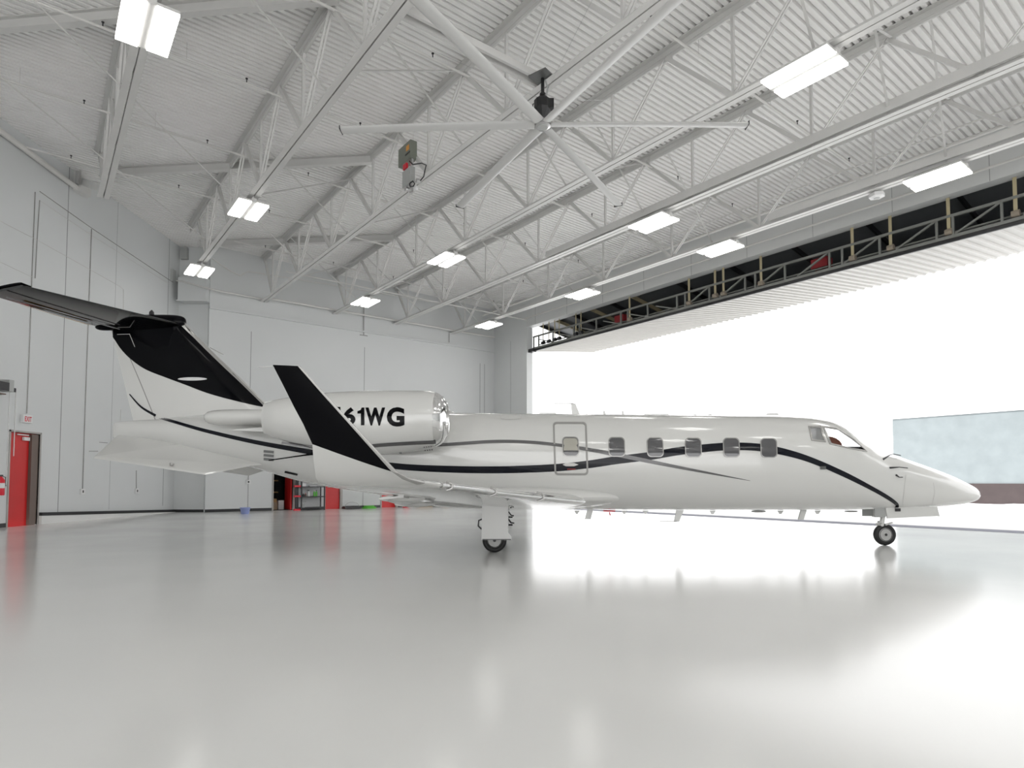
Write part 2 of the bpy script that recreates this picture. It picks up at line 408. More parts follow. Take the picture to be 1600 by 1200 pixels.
# ------------------------------------------------------------------ light fixtures
def make_fixture(label):
    t = local(empty('light_fixture', (0,0,0), label, 'light', 'hangar light fixtures'))
    m = MB(); m.box((-.64, -.065, -.02), (.64, .065, .09)); m.box((-.62, -.40, .0), (.62, .40, .05)); m.build('housing', STEEL, t)
    for s in (-1, 1):
        m = MB(); m.box((-.62, s*.235-.165, -.045), (.62, s*.235+.165, 0)); m.build('lens', LENS, t)
    m = MB()
    for s in (-1, 1): m.box((s*.5-.02, -.02, .09), (s*.5+.02, .02, .22))
    m.build('hanger', STEEL, t)
    return t
fix = [(0,230,38,'upper left corner of the roof, largest of all'),(1,387,328,'second truss, upper of its two'),(1,309,424,'end of the second truss, lowest by the corner'),
       (3,1262,106,'fourth truss at the upper right'),(3,696,405,'fourth truss, middle of its three'),(3,570,472,'fourth truss near the back wall'),
       (4,1008,349,'fifth truss, the only one in view there'),(5,1455,277,'rightmost truss, nearest the camera'),(5,1113,393,'rightmost truss, second nearest'),
       (5,903,461,'rightmost truss, third nearest'),(5,762,507,'rightmost truss, farthest by the door jamb')]
proto = None
for k, x, y, lab in fix:
    u = min((5.6, 11.8, 18.3, 25.0), key=lambda q: abs(q-atv(x, y, TV[k])[0])) if k else 11.75; z = zb(u)-.18; lab = 'lit white twin-lens light fixture under the '+lab if lab[:5] != 'upper' and lab[:3] != 'end' else 'lit white twin-lens light fixture at the '+lab
    if proto is None: proto = make_fixture(lab); f = proto
    else: f = dup(proto, label=lab)
    f.location = UV(u, TV[k], z); f.rotation_euler = (0, 0, RZ_A)
n = 0  # extra fixtures out of view, added to brighten the jet's near side
for k in range(6):
    for u in ((1.0, -5.5) if k < 5 else (-3.0,)):
        f = dup(proto, label='added unseen twin-lens fill fixture behind the camera on the %s truss, %s' % (ORD[k], ['nearer', 'farther'][u < -4]))
        f.location = UV(u, TV[k], zb(u)-.20); f.rotation_euler = (0,0,RZ_A)
for (x, y) in ((-9,-4),(-9,3),(-3,-8)):  # more unseen fixtures, added as fill over the rear floor
    f = dup(proto, label='added unseen twin-lens fill fixture over the rear floor, %s' % {(-9,-4):'left', (-9,3):'by the left wall', (-3,-8):'rearmost'}[(x,y)])
    f.location = (x, y, 8.9); f.rotation_euler = (0,0,RZ_A)

# small sensor lamp on header
u, z = atv(1366, 304, TV[5])
t = empty('sensor_lamp', UV(u, TV[5]+.15, z), 'small white hexagonal sensor under the header by the bright long fixture', 'sensor')
m = MB(); m.lathe(UV(u, TV[5]+.15, z), (0,0,1), [(-.06,.10),(-.03,.20),(.06,.20),(.10,.12)], 6); m.build('housing', WHITEP, t)
m = MB(); m.lathe(UV(u, TV[5]+.15, z-.07), (0,0,1), [(-.005,.06),(.01,.08)], 12); m.build('cover', GREYBOX, t)

# ------------------------------------------------------------------ ceiling fan
hp = ray(848,195); HF = 8.2; tt = (HF-H)/hp.z; hub = Vector((0,0,H))+hp*tt
fan = empty('ceiling_fan', hub, 'huge silver six-blade ceiling fan with a black motor', 'fan')
zm = zb(9)+.05
m = MB(); m.box((-.20,-.20,0),(.20,.20,.03), lambda x,y,z: hub+Matrix.Rotation(TH,3,'Z')@Vector((x,y,z))+Vector((0,0,zm-hub.z-.03))); m.build('mounting_plate', DKSTEEL, fan)
m = MB(); m.lathe(hub, (0,0,1), [(.55,.035),(zm-hub.z-.04,.035)], 12); m.lathe(hub, (0,0,1), [(.55,.06),(.62,.06)], 12); m.build('downrod', BLACKM, fan)
m = MB(); m.lathe(hub, (0,0,1), [(.06,.05),(.14,.08),(.30,.17),(.47,.17),(.56,.07),(.6,.05)], 10); m.box((.10,-.12,.28),(.21,.02,.46), lambda x,y,z: hub+Vector((x,y,z))); m.build('motor', BLACKM, fan)
m = MB(); m.lathe(hub, (0,0,1), [(-.05,.10),(-.03,.155),(.05,.155),(.07,.10)], 24); hb = m.build('hub', ALU, fan)
m = MB(); m.lathe(hub, (0,0,1), [(-.062,.10),(-.045,.105)], 24); m.build('hub_cap', GREYBOX, hb)
m = MB(); m.tube([hub+Vector((.07,0,.55)), hub+Vector((.10,0,.75)), hub+Vector((.05,.02,zm-hub.z-.05))], .015, 6); m.build('power_cable', GREYBOX, fan)
RB = 3.93
for i in range(6):
    a = R(-1.2+60*i); d = Vector((math.cos(a), math.sin(a), 0)); s_ = Vector((-d.y, d.x, 0)); rings = []
    for j in range(9):
        t = j/8; r = .16+(RB-.16)*t; droop = -.06*t*t; tw = R(12-5*t); c = .11
        ring = []
        for q in range(12):
            ph = 2*math.pi*q/12; xx = math.cos(ph)*c; zz = math.sin(ph)*.03
            ring.append(hub+d*r+s_*(xx*math.cos(tw)-zz*math.sin(tw))+Vector((0,0,xx*math.sin(tw)+zz*math.cos(tw)+droop)))
        rings.append(ring)
    m = MB(); m.loft(rings); b = m.build('blade', BLADE, fan, smooth=True)
    m = MB(); m.beam(hub+d*RB+Vector((0,0,-.06))-s_*.11, hub+d*RB+Vector((0,0,-.06))+s_*.11, .015, .07); m.build('blade_tip', BLACKM, b)
# beam the fan hangs from
m = MB(); 
for s in (-.09, .09): m.beam(UV(9.17+s, TV[1], zm+.08), UV(9.17+s, TV[2]+.1, zm+.08), .06, .14)
tag(m.build('fan_support_beam', STEEL), 'twin white channel beam between two trusses above the ceiling fan', 'beam')
# fan guy wires
for i, a in enumerate((20, 110, 200, 290)):
    m = MB(); m.tube([hub+Vector((0,0,.5)), hub+Vector((2.2*math.cos(R(a)), 2.2*math.sin(R(a)), zb(9)-hub.z+.05))], .004, 4)
    m.build('guy_wire', ALU, fan)

# ------------------------------------------------------------------ electrical control boxes on the third truss
def onT(x, y, v): u, z = atv(x, y, v); return UV(u, v, z)
v3 = TV[2]-.22
def pbox(m, x0, y0, x1, y1, v, dep):
    u1, _ = atv(x0, y0, v); u2, _ = atv(x1, y1, v); zt = atv((x0+x1)/2, y0, v)[1]; zl = atv((x0+x1)/2, y1, v)[1]; m.box((min(u1,u2), v, zl), (max(u1,u2), v+dep, zt), UV)
p = onT(632, 290, v3)
t = empty('control_box', p, 'green-grey electrical enclosure with orange label hanging from the roof truss', 'electrical box')
m = MB(); pbox(m, 622.5, 226, 641, 254, v3, .2); m.build('enclosure', GREEN, t, bevel=.006)
m = MB(); pbox(m, 634.5, 227, 639, 235, v3-.004, .005); m.build('warning_label', ORANGE, t)
m = MB(); pbox(m, 633, 238.5, 640, 240.5, v3-.012, .012); m.build('latch', BLKP, t)
t2 = empty('disconnect_switch', p, 'light grey disconnect box with red handle below the green enclosure', 'electrical box')
m = MB(); pbox(m, 628.5, 264, 641, 289, v3, .14); m.build('box_body', GREYBOX, t2, bevel=.006)
m = MB(); pbox(m, 629.5, 256, 634.5, 264, v3-.02, .06); m.build('handle', REDP, t2)
m = MB(); pbox(m, 640.5, 222, 643, 300, v3+.05, .05); tag(m.build('mounting_strut', ALU), 'slim metal strut holding the electrical boxes on the truss', 'strut')
cp = [onT(x, y, v3+.02) for x, y in ((640,252),(645,257),(652,256),(659,255),(666,258),(664,266),(662,276),(657,282))]
m = MB(); m.tube(cp, .016, 6); tag(m.build('power_cable', BLKP), 'black cable looping from the green enclosure to the truss', 'cable')
cp = [onT(x, y, v3+.02) for x, y in ((641,286),(645,283),(648,287),(646,291),(641,292),(640,288),(642,284))]
m = MB(); m.tube(cp, .016, 6); tag(m.build('cable_coil', BLKP), 'small coil of black cable below the grey disconnect box', 'cable')
for i, (x, y) in enumerate(((636,296),(653,283))):
    m = MB(); q = onT(x, y, v3+.03); m.lathe(q, B, [(-.05,.06),(.05,.06)], 10); tag(m.build('junction_box', ALU), ['round metal junction box beneath the coil of cable', 'round metal junction box where the looping cable ends'][i], 'junction box', 'round junction boxes')
# bolt-dot smoke detector
q = onT(648, 304, TV[2]); m = MB(); q.z = zb(14.6); m.lathe(q-Vector((0,0,.09)), (0,0,1), [(0,.04),(.03,.09),(.10,.09)], 14); tag(m.build('smoke_detector', WHITEP), 'small white detector under the third truss below the boxes', 'detector')

# ================================================================== LEFT WALL FITTINGS
def wp(x, y, off=.03): yy, z = atX(x, y, XL+off); return Vector((XL+off, yy, z))
# door 1
t = empty('door_1', (XL, (yd0+yd1)/2, 0)); struct(t)
yj = atX(47, 800, XL)[0]
m = MB(); m.box((XL-.16, yd0-.05, -.06), (XL-.11, yd1+.05, DH+.05)); df = m.build('door_leaf', RED, t)
m = MB(); m.box((XL-.2, yd0-.05, 0), (XL+.02, yd0, DH+.05)); m.box((XL-.2, yd1, 0), (XL+.02, yd1+.05, DH+.05)); m.box((XL-.2, yd0-.05, DH), (XL+.02, yd1+.05, DH+.05)); m.build('door_frame', FRAME, t)
m = MB(); m.box((XL-.16, yj, 0), (XL-.02, yd1-.02, DH-.02)); m.build('brown_jamb', BROWN, t)
m = MB(); m.box((XL-.10, yd0+.55, DH-.22), (XL-.04, yj-.05, DH-.12)); m.beam((XL-.05, yd0+.3, DH-.06), (XL-.05, yj-.1, DH-.06), .03, .03); m.build('door_closer', WHITEP, t)
# exit sign
t = empty('exit_sign', wp(44, 655), 'small white EXIT sign with red letters above the left red door', 'sign')
ye, ze = atX(44, 654.5, XL+.1)
m = MB(); m.box((XL, ye-.17, ze-.12), (XL+.10, ye+.17, ze+.12)); m.build('housing', WHITEP, t, bevel=.005)
def text_mesh(txt, size, offset=0.0, sub=0):
    cu = bpy.data.curves.new('t', 'FONT'); cu.body = txt; cu.size = size; cu.offset = offset; cu.resolution_u = 4
    ob = bpy.data.objects.new('t', cu); C.objects.link(ob); dg = bpy.context.evaluated_depsgraph_get()
    me = bpy.data.meshes.new_from_object(ob.evaluated_get(dg)); bm = bmesh.new(); bm.from_mesh(me)
    bmesh.ops.triangulate(bm, faces=bm.faces)
    for _ in range(sub):
        es = [e for e in bm.edges if e.calc_length() > size*.12]
        if es: bmesh.ops.subdivide_edges(bm, edges=es, cuts=1); bmesh.ops.triangulate(bm, faces=bm.faces)
    bm.verts.index_update(); vs = [v.co.copy() for v in bm.verts]; fs = [[v.index for v in f.verts] for f in bm.faces]
    bm.free(); bpy.data.objects.remove(ob); return vs, fs
vs, fs = text_mesh('EXIT', .2, .004)
wd = max(v.x for v in vs); m = MB(); m.add([Vector((XL+.104, ye-.13+v.x*.26/wd, ze-.075+v.y)) for v in vs], fs); m.build('exit_letters', REDP, t)
# conduits
conds = [([(55,300),(50,430),(47,520),(42,646)], .022, 'grey conduit dropping to the exit sign'),
         ([(62,313),(58,375),(55,435)], .02, 'short grey conduit hanging beside the exit sign conduit'),
         ([(143,358),(138,500),(133,640),(129,765)], .025, 'grey conduit dropping to the wall outlet nearest the red door'),
         ([(193,452),(193,495)], .015, 'short grey conduit bending down behind the tail'),
         ([(189,640),(188,660)], .012, 'thin grey conduit piece behind the rudder'),
         ([(213,735),(213,765)], .02, 'grey conduit dropping to the outlet near the corner'),
         ([(0,345),(60,376),(130,415),(185,446),(193,452)], .014, 'thin grey conduit slanting across the middle of the left wall'),
         ([(0,409),(55,435)], .012, 'short slanting conduit at the left edge of the wall'),
         ([(62,299),(144,357),(270,441)], .02, 'upper of the two slanting conduits on the left wall'),
         ([(62,313),(144,368),(268,446)], .012, 'lower of the two slanting conduits on the left wall')]
for pts, r, lab in conds:
    m = MB(); m.tube([wp(x, y, .012) for x, y in pts], r*.6, 6); tag(m.build('conduit', SILV if r > .016 else PIPE), lab, 'conduit', 'wall conduits')
m = MB(); m.tube([wp(-6,200,.12), wp(0,204,.12), wp(130,301,.12)], .085, 10); tag(m.build('wall_pipe', PIPE), 'thick white pipe high on the left wall', 'pipe')
# outlets
for x, y, lab in ((129,768,'small white wall outlet nearest the left red door'), (214,767,'small white wall outlet left of the corner')):
    p = wp(x, y, .03); t = empty('wall_outlet', p, lab, 'outlet', 'white wall outlets')
    m = MB(); m.box((XL, p.y-.10, p.z-.09), (XL+.05, p.y+.10, p.z+.09)); m.build('box_body', WHITEP, t)
    m = MB(); m.box((XL+.05, p.y-.03, p.z-.04), (XL+.054, p.y+.03, p.z+.04)); m.build('socket', BLKP, t)
vv, z = atu(388, 753, UB); t = empty('wall_outlet', UV(UB, vv, z), 'small white wall outlet on the back wall below the tail', 'outlet', 'white wall outlets')
m = MB(); m.box((UB-.05, vv-.08, z-.08), (UB, vv+.08, z+.08), UV); m.build('box_body', WHITEP, t)
m = MB(); m.box((UB-.054, vv-.03, z-.04), (UB-.05, vv+.03, z+.04), UV); m.build('socket', BLKP, t)
m = MB(); m.tube([UV(UB-.02, vv, z+.05), UV(UB-.02, vv, z+.75)], .014, 6); tag(m.build('conduit', SILV), 'grey conduit above the back wall outlet', 'conduit', 'wall conduits')
for i, (x, y0, y1) in enumerate(((569,472,524),(702,520,535))):
    vv, z1 = atu(x, y0, UB-.05); _, z0 = atu(x, y1, UB-.05)
    m = MB(); m.tube([UV(UB-.04, vv, z0), UV(UB-.04, vv, z1)], .02, 6)
    if i == 0: m.beam(UV(UB-.04, vv-.2, z0), UV(UB-.04, vv+.2, z0), .03, .03)
    tag(m.build('conduit', SILV), ['dark conduit ending in a crossbar high on the back wall', 'short conduit at the foot of the rightmost truss'][i], 'conduit', 'wall conduits')
# grey control boxes on corner
p = wp(284, 400, .02)
m = MB(); q = atY(288, 396, YC-.1); m.box((q.x-.14, YC-.16, q.z-.25), (q.x+.14, YC, q.z+.25)); tag(m.build('wall_box', GREYBOX), 'grey box high in the corner where the roof meets the wall', 'box', 'grey boxes in the corner')
q = wp(272, 431, .1); m = MB(); m.box((XL, q.y-.12, q.z-.25), (XL+.12, q.y+.12, q.z+.25)); tag(m.build('wall_box', GREYBOX), 'small grey box on the left wall beside the corner', 'box', 'grey boxes in the corner')
# duct box across corner
m = MB(); a = atY(286, 440, YC-.3); b = atY(330, 472, YC-.3); m.box((XL+.25, YC-.55, b.z), (poly[3].x-.02, YC-.02, a.z+.1)); m.beam((XL+.2, YC-.56, b.z), (poly[3].x, YC-.56, b.z), .03, .05)
tag(m.build('corner_bulkhead', WALL), 'grey boxed bulkhead set across the corner below the roof', 'bulkhead')
# truss seat at the end of the first truss
p = UV(TEND[0]+.6, TV[0], 9.4); 
t = empty('wall_bracket', wp(140, 285), 'white bracket and fittings where the first truss meets the left wall', 'bracket')
q = wp(128, 280, .1); m = MB(); m.box((XL, q.y-.25, q.z-.5), (XL+.25, q.y+.25, q.z+.25)); m.build('seat', STEEL, t)
m = MB(); m.beam(Vector((XL+.2, q.y, q.z-.1)), UV(TEND[0], TV[0], zb(17)+.3), .18, .22); m.build('stub_beam', STEEL, t)
m = MB(); q2 = wp(121, 278, .2); m.lathe(q2, (0,0,1), [(-.2,.06),(.2,.06)], 10); m.build('fitting', ALU, t)
# conduit run to corner: long white pipe along back wall from corner
pa = atY(270, 438, YC-.35); 
m = MB(); e1 = UV(UB-.2, *atu(412, 468, UB-.2)); e0 = atY(330, 452, YC-.8); m.tube([pa, atY(288, 440, YC-.7), e0, e1], .035, 8)
tag(m.build('wall_pipe', PIPE), 'white pipe from the corner along the back wall to the third truss', 'pipe')
m = MB(); m.tube([UV(UB-.3, *atu(332,404,UB-.3)), UV(UB-.3, *atu(356,421,UB-.3)), UV(UB-.3, *atu(375,431,UB-.3)), UV(UB-.3, *atu(387,424,UB-.3)), UV(UB-.3, *atu(560,452,UB-.3)), UV(UB-.3, *atu(700,476,UB-.3))], .025, 8)
tag(m.build('bent_pipe', PIPE), 'thin kinked white pipe along the back wall above the truss seats', 'pipe')
# door operator with chains at far left
t = empty('chain_hoist', wp(8, 600, 1.2), 'dark brown and grey motor unit with hanging chains at the left edge', 'hoist')
q0 = wp(-14, 602, 1.0); 
def lb(x0,y0,x1,y1,off,dp,mt,nm):
    ya, za = atX(x0, y0, XL+off); yb_, zb_ = atX(x1, y1, XL+off); m = MB(); m.box((XL+off-dp, min(ya,yb_), min(za,zb_)), (XL+off, max(ya,yb_), max(za,zb_))); return m.build(nm, mt, t, bevel=.01)
lb(-25, 590, 15, 611, .55, .4, BLACKM, 'motor'); lb(15, 593, 22, 613, .5, .3, GREYBOX, 'gearbox'); lb(22, 606, 25.5, 613, .45, .2, BLKP, 'chain_wheel')
lb(-25, 611, 10, 615, .5, .3, BROWN, 'mounting_base')
m = MB(); q = wp(15, 613, .45); q2 = wp(11.5, 790, .45); m.tube([q, Vector((q.x, q.y, 1.2))], .008, 5)
q = wp(25, 613, .4); m.tube([q, Vector((q.x, q.y, 2.0))], .012, 5); m.build('chain', SILV, t)
# fire extinguisher
q = wp(0.5, 770, .12); t = empty('fire_extinguisher', q, 'red fire extinguisher with white label on the wall at the left edge', 'fire extinguisher')
zc = wp(1, 774, .12).z; m = MB(); m.lathe((q.x, q.y, zc), (0,0,1), [(0,.085),(.02,.095),(.42,.095),(.50,.04),(.52,.03)], 20); cyl = m.build('cylinder', REDP, t, smooth=True)
m = MB(); m.lathe((q.x, q.y, zc+.2), (0,0,1), [(0,.0965),(.14,.0965)], 20); m.build('paper_label', WHITEP, cyl)
m = MB(); m.box((q.x-.02, q.y-.07, zc+.52), (q.x+.02, q.y+.05, zc+.57)); m.tube([(q.x,q.y,zc+.55),(q.x+.05,q.y+.10,zc+.5),(q.x+.05,q.y+.12,zc+.25)], .012, 6); m.build('valve_and_hose', BLKP, t)

# ================================================================== BACK WALL THINGS
# open doorway to a store room
a, b, h = ops[0]
m = MB()
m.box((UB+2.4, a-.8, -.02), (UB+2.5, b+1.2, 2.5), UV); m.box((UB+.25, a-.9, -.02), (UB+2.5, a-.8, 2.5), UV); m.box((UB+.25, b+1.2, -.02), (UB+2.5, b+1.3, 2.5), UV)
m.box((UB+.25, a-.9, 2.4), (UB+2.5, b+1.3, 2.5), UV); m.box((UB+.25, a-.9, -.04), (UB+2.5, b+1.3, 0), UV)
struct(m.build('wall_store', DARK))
t = empty('door_2', UV(UB, (a+b)/2, 0)); struct(t)
m = MB(); m.box((UB-.03, a-.06, 0), (UB+.2, a, h+.05), UV); m.box((UB-.03, b, 0), (UB+.2, b+.06, h+.05), UV); m.box((UB-.03, a-.06, h), (UB+.2, b+.06, h+.06), UV); m.build('door_frame', FRAME, t)
m = MB(); m.box((UB+.25, b-.10, .02), (UB+1.1, b-.05, h-.02), UV); m.build('door_leaf', RED, t)
for i, z in enumerate((.75, 1.3, 1.85)):
    m = MB(); m.box((UB+1.6, a-.3, z), (UB+2.1, b-.25, z+.06), UV); tag(m.build('store_shelf', WOOD), 'raw wood shelf board inside the dark store room, %s' % ['lowest', 'middle', 'topmost'][i], 'shelf', 'store room shelves')
for i, (vv, ww, z, hh, mt) in enumerate(((a+.24,.15,0,.34,CARD),(a+.56,.12,0,.42,WHITEP),(a+.24,.12,.342,.16,WOOD))):
    m = MB(); m.box((UB+.7, vv-ww, z), (UB+.95, vv+ww, z+hh), UV)
    tag(m.build(['cardboard_box','plastic_tub','wood_crate'][i], mt, bevel=.01), ['brown carton on the store room floor', 'white tub beside the carton in the store room', 'small wooden crate lying on the carton in the store room'][i], ['box','tub','crate'][i])
# red doors
for i, (a, b, h) in enumerate(ops[1:]):
    t = empty('door_%d' % (i+3), UV(UB, (a+b)/2, 0)); struct(t)
    m = MB(); m.box((UB+.06, a-.03, -.06), (UB+.11, b+.03, h+.03), UV); lf = m.build('door_leaf', RED, t)
    m = MB(); m.box((UB-.03, a-.06, 0), (UB+.2, a, h+.06), UV); m.box((UB-.03, b, 0), (UB+.2, b+.12, h+.06), UV); m.box((UB-.03, a-.06, h), (UB+.2, b+.12, h+.06), UV); m.build('door_frame', FRAME, t)
    m = MB(); m.tube([UV(UB+.06, a+.12, 1.02), UV(UB+.0, a+.12, 1.02), UV(UB+.0, a+.22, 1.02)], .012, 6); m.build('door_handle', ALU, lf)
# shelf unit
va, vb = atu(470, 790, UB-.55)[0], atu(506, 790, UB-.55)[0]; ua, ub_ = UB-.62, UB-.12
t = empty('shelving_unit', UV((ua+ub_)/2, (va+vb)/2, 0), 'black plastic shelving unit holding spray bottles between the store and red door', 'shelving')
for uu in (ua, ub_):
    for vv in (va, vb):
        m = MB(); m.box((uu-.025, vv-.025, 0), (uu+.025, vv+.025, 1.85), UV); m.build('post', BLKP, t)
lev = (.12, .62, 1.07, 1.5, 1.85)
for z in lev: m = MB(); m.box((ua-.03, va-.03, z-.045), (ub_+.03, vb+.03, z), UV); m.build('shelf', BLKP, t)
for i, z in enumerate((.02, .62, 1.07)):
    m = MB(); m.box((ua-.02, va-.32, z-.03), (ua+.14, va-.04, z+.05), UV)
    tag(m.build('red_tray', REDP, bevel=.01), 'small red bin at the left side of the shelving, '+['on the floor', 'halfway', 'highest'][i], 'bin', 'red bins beside the shelving')
m = MB(); m.box((ua+.2, va-.20, 0), (ua+.26, va-.14, 1.85), UV); tag(m.build('black_post', BLKP), 'black upright standing left of the shelving unit behind the red bins', 'post')
def bottle(vv, z, hh, r, mt, lab, capm=BLKP, trig=False):
    c = UV((ua+.12), vv, z); t = empty('spray_bottle' if trig else 'bottle', c, lab, 'bottle')
    m = MB(); m.lathe(c, (0,0,1), [(0,r),(hh*.6,r),(hh*.78,r*.4),(hh*.85,r*.35)], 12); m.build('body', mt, t, smooth=True)
    m = MB(); m.lathe(c+Vector((0,0,hh*.85)), (0,0,1), [(0,r*.45),(hh*.15,r*.45)], 10)
    if trig: m.box((-.02,-.07,hh*.93), (.02,.04,hh*1.03), lambda x,y,z_: c+A*x+B*y+Vector((0,0,z_)))
    m.build('cap', capm, t)
z = lev[1]
bottle(va+.36, z, .28, .05, WHITEP, 'white spray bottle with dark trigger on the middle shelf', trig=True)
bottle(va+.62, z, .28, .04, GRNP, 'left green bottle of the pair on the middle shelf', WHITEP)
bottle(va+.72, z, .28, .04, GRNP, 'right green bottle of the pair on the middle shelf')
bottle(va+.12, z, .12, .06, BLACKM, 'low dark jar at the left end of the middle shelf')
bottle(va+.22, z, .14, .05, BROWN, 'low brown jar beside the dark jar on the middle shelf', REDP)
z = lev[2]
bottle(vb-.12, z, .15, .045, WHITEP, 'white bottle at the right end of the upper visible shelf', REDP)
m = MB(); m.box((ua+.02, va+.02, z), (ua+.2, va+.2, z+.14), UV); tag(m.build('white_box', WHITEP), 'small pale box at the left end of the upper visible shelf', 'box')
m = MB(); m.box((ua+.02, va+.38, z), (ua+.25, va+.7, z+.03), UV); tag(m.build('folded_cloth', WHITEP), 'flat white folded cloth lying on the upper visible shelf', 'cloth')
m = MB(); m.box((ua+.02, va+.03, lev[0]), (ua+.2, va+.16, lev[0]+.18), UV); m.beam(UV(ua+.1, va+.1, lev[0]+.24), UV(ua+.1, va+.25, lev[0]+.27), .05, .03); tag(m.build('grey_jug', GREYBOX), 'grey jug on the bottom shelf of the black unit', 'jug')
# bucket
c = atY(383, 799.5, 24.9); c.z = 0
t = empty('plastic_tub', c, 'lavender blue plastic tub on the floor by the back wall', 'tub')
m = MB(); m.lathe(c, (0,0,1), [(0,.15),(.22,.185),(.235,.20),(.25,.20),(.25,.185),(.02,.14)], 24); m.build('body', BLUEP, t, smooth=True)
m = MB(); m.lathe(c+Vector((0,0,.225)), (0,0,1), [(0,.205),(.028,.205),(.028,.19),(0,.19)], 24); m.build('rim', BLUEP, t)
# hose and pad, green mat
vv = atu(550, 795, UB-.5)[0]; c = UV(UB-.5, vv, 0)
t = empty('creeper', c, 'low black creeper board with an arched hose handle on the floor', 'creeper')
m = MB(); m.box((-.2,-.42,.02),(.2,.42,.09), lambda x,y,z: c+A*x+B*y+Vector((0,0,z))); m.build('board', BLKP, t)
m = MB(); m.tube([c+B*(.36*math.cos(q_))+Vector((0,0,.07+.26*math.sin(q_))) for q_ in [math.pi*i/12 for i in range(13)]], .014, 6); m.build('arched_hose', SILV, t)
vv = atu(573, 795, UB-.5)[0]; c = UV(UB-.5, vv+.12, 0)
m = MB(); rg = []
for i in range(20):
    a_ = 2*math.pi*i/20; rg.append((math.cos(a_), math.sin(a_)))
m.loft([[c+A*x*.28+B*y*.36+Vector((0,0,z))for x,y in rg] for z in (0,.06)]); m.loft([[c+A*x*.2+B*y*.26+Vector((0,0,z)) for x,y in rg] for z in (.06,.13)])
tag(m.build('green_hose_coil', GRNP), 'flat bright green bundle on the floor between the red doors', 'hose')
# gas can
vv = atu(634, 795, UB-.6)[0]; c = UV(UB-.6, vv, 0)
t = empty('fuel_can', c, 'red plastic fuel can on the floor right of the farther red door', 'fuel can')
m = MB(); m.loft([[c+A*x*s1*.12+B*y*s1*.17+Vector((0,0,z)) for x,y in rg] for z,s1 in ((0,.95),(.05,1),(.2,1),(.27,.7),(.29,.4))]); m.build('body', REDP, t, smooth=True)
m = MB(); m.tube([c+B*-.08+Vector((0,0,.27)), c+B*-.04+Vector((0,0,.34)), c+B*.06+Vector((0,0,.34)), c+B*.09+Vector((0,0,.26))], .015, 6); m.build('handle', REDP, t)
for i, (x, ww, hh, mt, lab) in enumerate(((662,.40,.20,CARD,'low brown carton on the floor left of the main wheel'),(682,.25,.14,BLKP,'low black case beside the brown carton by the back wall'),(693,.22,.16,CARD,'small brown carton nearest the main wheel by the back wall'))):
    vv = atu(x, 795, UB-.5)[0]; m = MB(); m.box((UB-.7, vv-ww, 0), (UB-.35, vv+ww, hh), UV); tag(m.build('floor_box', mt, bevel=.01), lab, 'box')

# ================================================================== BIFOLD HANGAR DOOR
t = empty('bifold_door', UV(10, VD+.5, 8.3), 'raised bifold hangar door with dark steel truss and white ribbed skin', 'hangar door')
LU0, LU1 = -5.8, UJ-.25
zl, zu = 8.30, 8.95; vt = VD+.25
m = MB(); m.beam(UV(LU0,vt,zl+.04), UV(LU1,vt,zl+.04), .10, .09); m.build('lower_rail', DOORST, t)
m = MB(); m.beam(UV(LU0,vt,zu), UV(LU1,vt,zu), .08, .08); m.build('upper_rail', DOORST, t)
m = MB(); m.beam(UV(LU0,vt+.02,zl-.05), UV(LU1,vt+.02,zl-.05), .06, .12); m.build('rubber_seal', BLKP, t)
u = LU1; k = 0; P = 1.55
while u > LU0+1:
    m = MB(); m.beam(UV(u-.04,vt,zl), UV(u-.04,vt,zu), .06, .06, A); m.build('truss_post', DOORST, t)
    if k % 2 == 0: m = MB(); m.beam(UV(u-.45,vt,zl), UV(u-.45,vt,zu), .06, .06, A); m.build('truss_post', DOORST, t)
    m = MB(); a_, b_ = (zu-.03, zl+.1) if u < LU1-9 else (zl+.1, zl+.4)
    m.beam(UV(u-.45-.05,vt,zl+.45 if u > LU1-9 else zl+.1), UV(u-P,vt,zl+.1 if u > LU1-9 else zu-.03), .05, .06, B); m.build('truss_diagonal', DOORST, t)
    u -= P; k += 1
VF, ZF = 25.4, 8.80
def rib_sheet(m, va_, za_, vb_, zb__, u0, u1, step=.30, dep=.05, sgn=-1):
    n = Vector((0,0,1))*sgn; u = u0; pr = []
    while u < u1: pr += [(u,0),(u+step*.62,0),(u+step*.72,dep),(u+step*.9,dep)]; u += step
    vs = []
    for (uu, d) in pr: vs += [UV(uu, va_, za_+d*sgn), UV(uu, vb_, zb__+d*sgn)]
    m.add(vs, [(2*i,2*i+1,2*i+3,2*i+2) for i in range(len(pr)-1)])
m = MB(); rib_sheet(m, vt+.12, zl-.04, VF, ZF, LU0, LU1); m.build('ribbed_skin', RIB, t)
m = MB(); 
m.add([UV(LU0,vt+.1,zl+.02), UV(LU1,vt+.1,zl+.02), UV(LU1,VF,ZF+.06), UV(LU0,VF,ZF+.06)], [(0,1,2,3)]); m.build('lower_leaf_liner', LEAFIN, t)
zh0 = 9.75
m = MB(); m.box((LU0, VD+.42, 0), (LU1, VF, 0), lambda u,v,z: UV(u,v,z)); m = MB()
def leafz(v): return zh0+(ZF+.18-zh0)*(v-VD-.42)/(VF-VD-.42)
m.add([UV(LU0,VD+.42,leafz(VD+.42)), UV(LU1,VD+.42,leafz(VD+.42)), UV(LU1,VF,leafz(VF)), UV(LU0,VF,leafz(VF)),
       UV(LU0,VD+.42,leafz(VD+.42)+.1), UV(LU1,VD+.42,leafz(VD+.42)+.1), UV(LU1,VF,leafz(VF)+.1), UV(LU0,VF,leafz(VF)+.1)],
      [(0,1,2,3),(4,7,6,5),(0,4,5,1),(1,5,6,2),(2,6,7,3),(3,7,4,0)]); m.build('upper_leaf', LEAFIN, t)
u = LU1-.1; i = 0
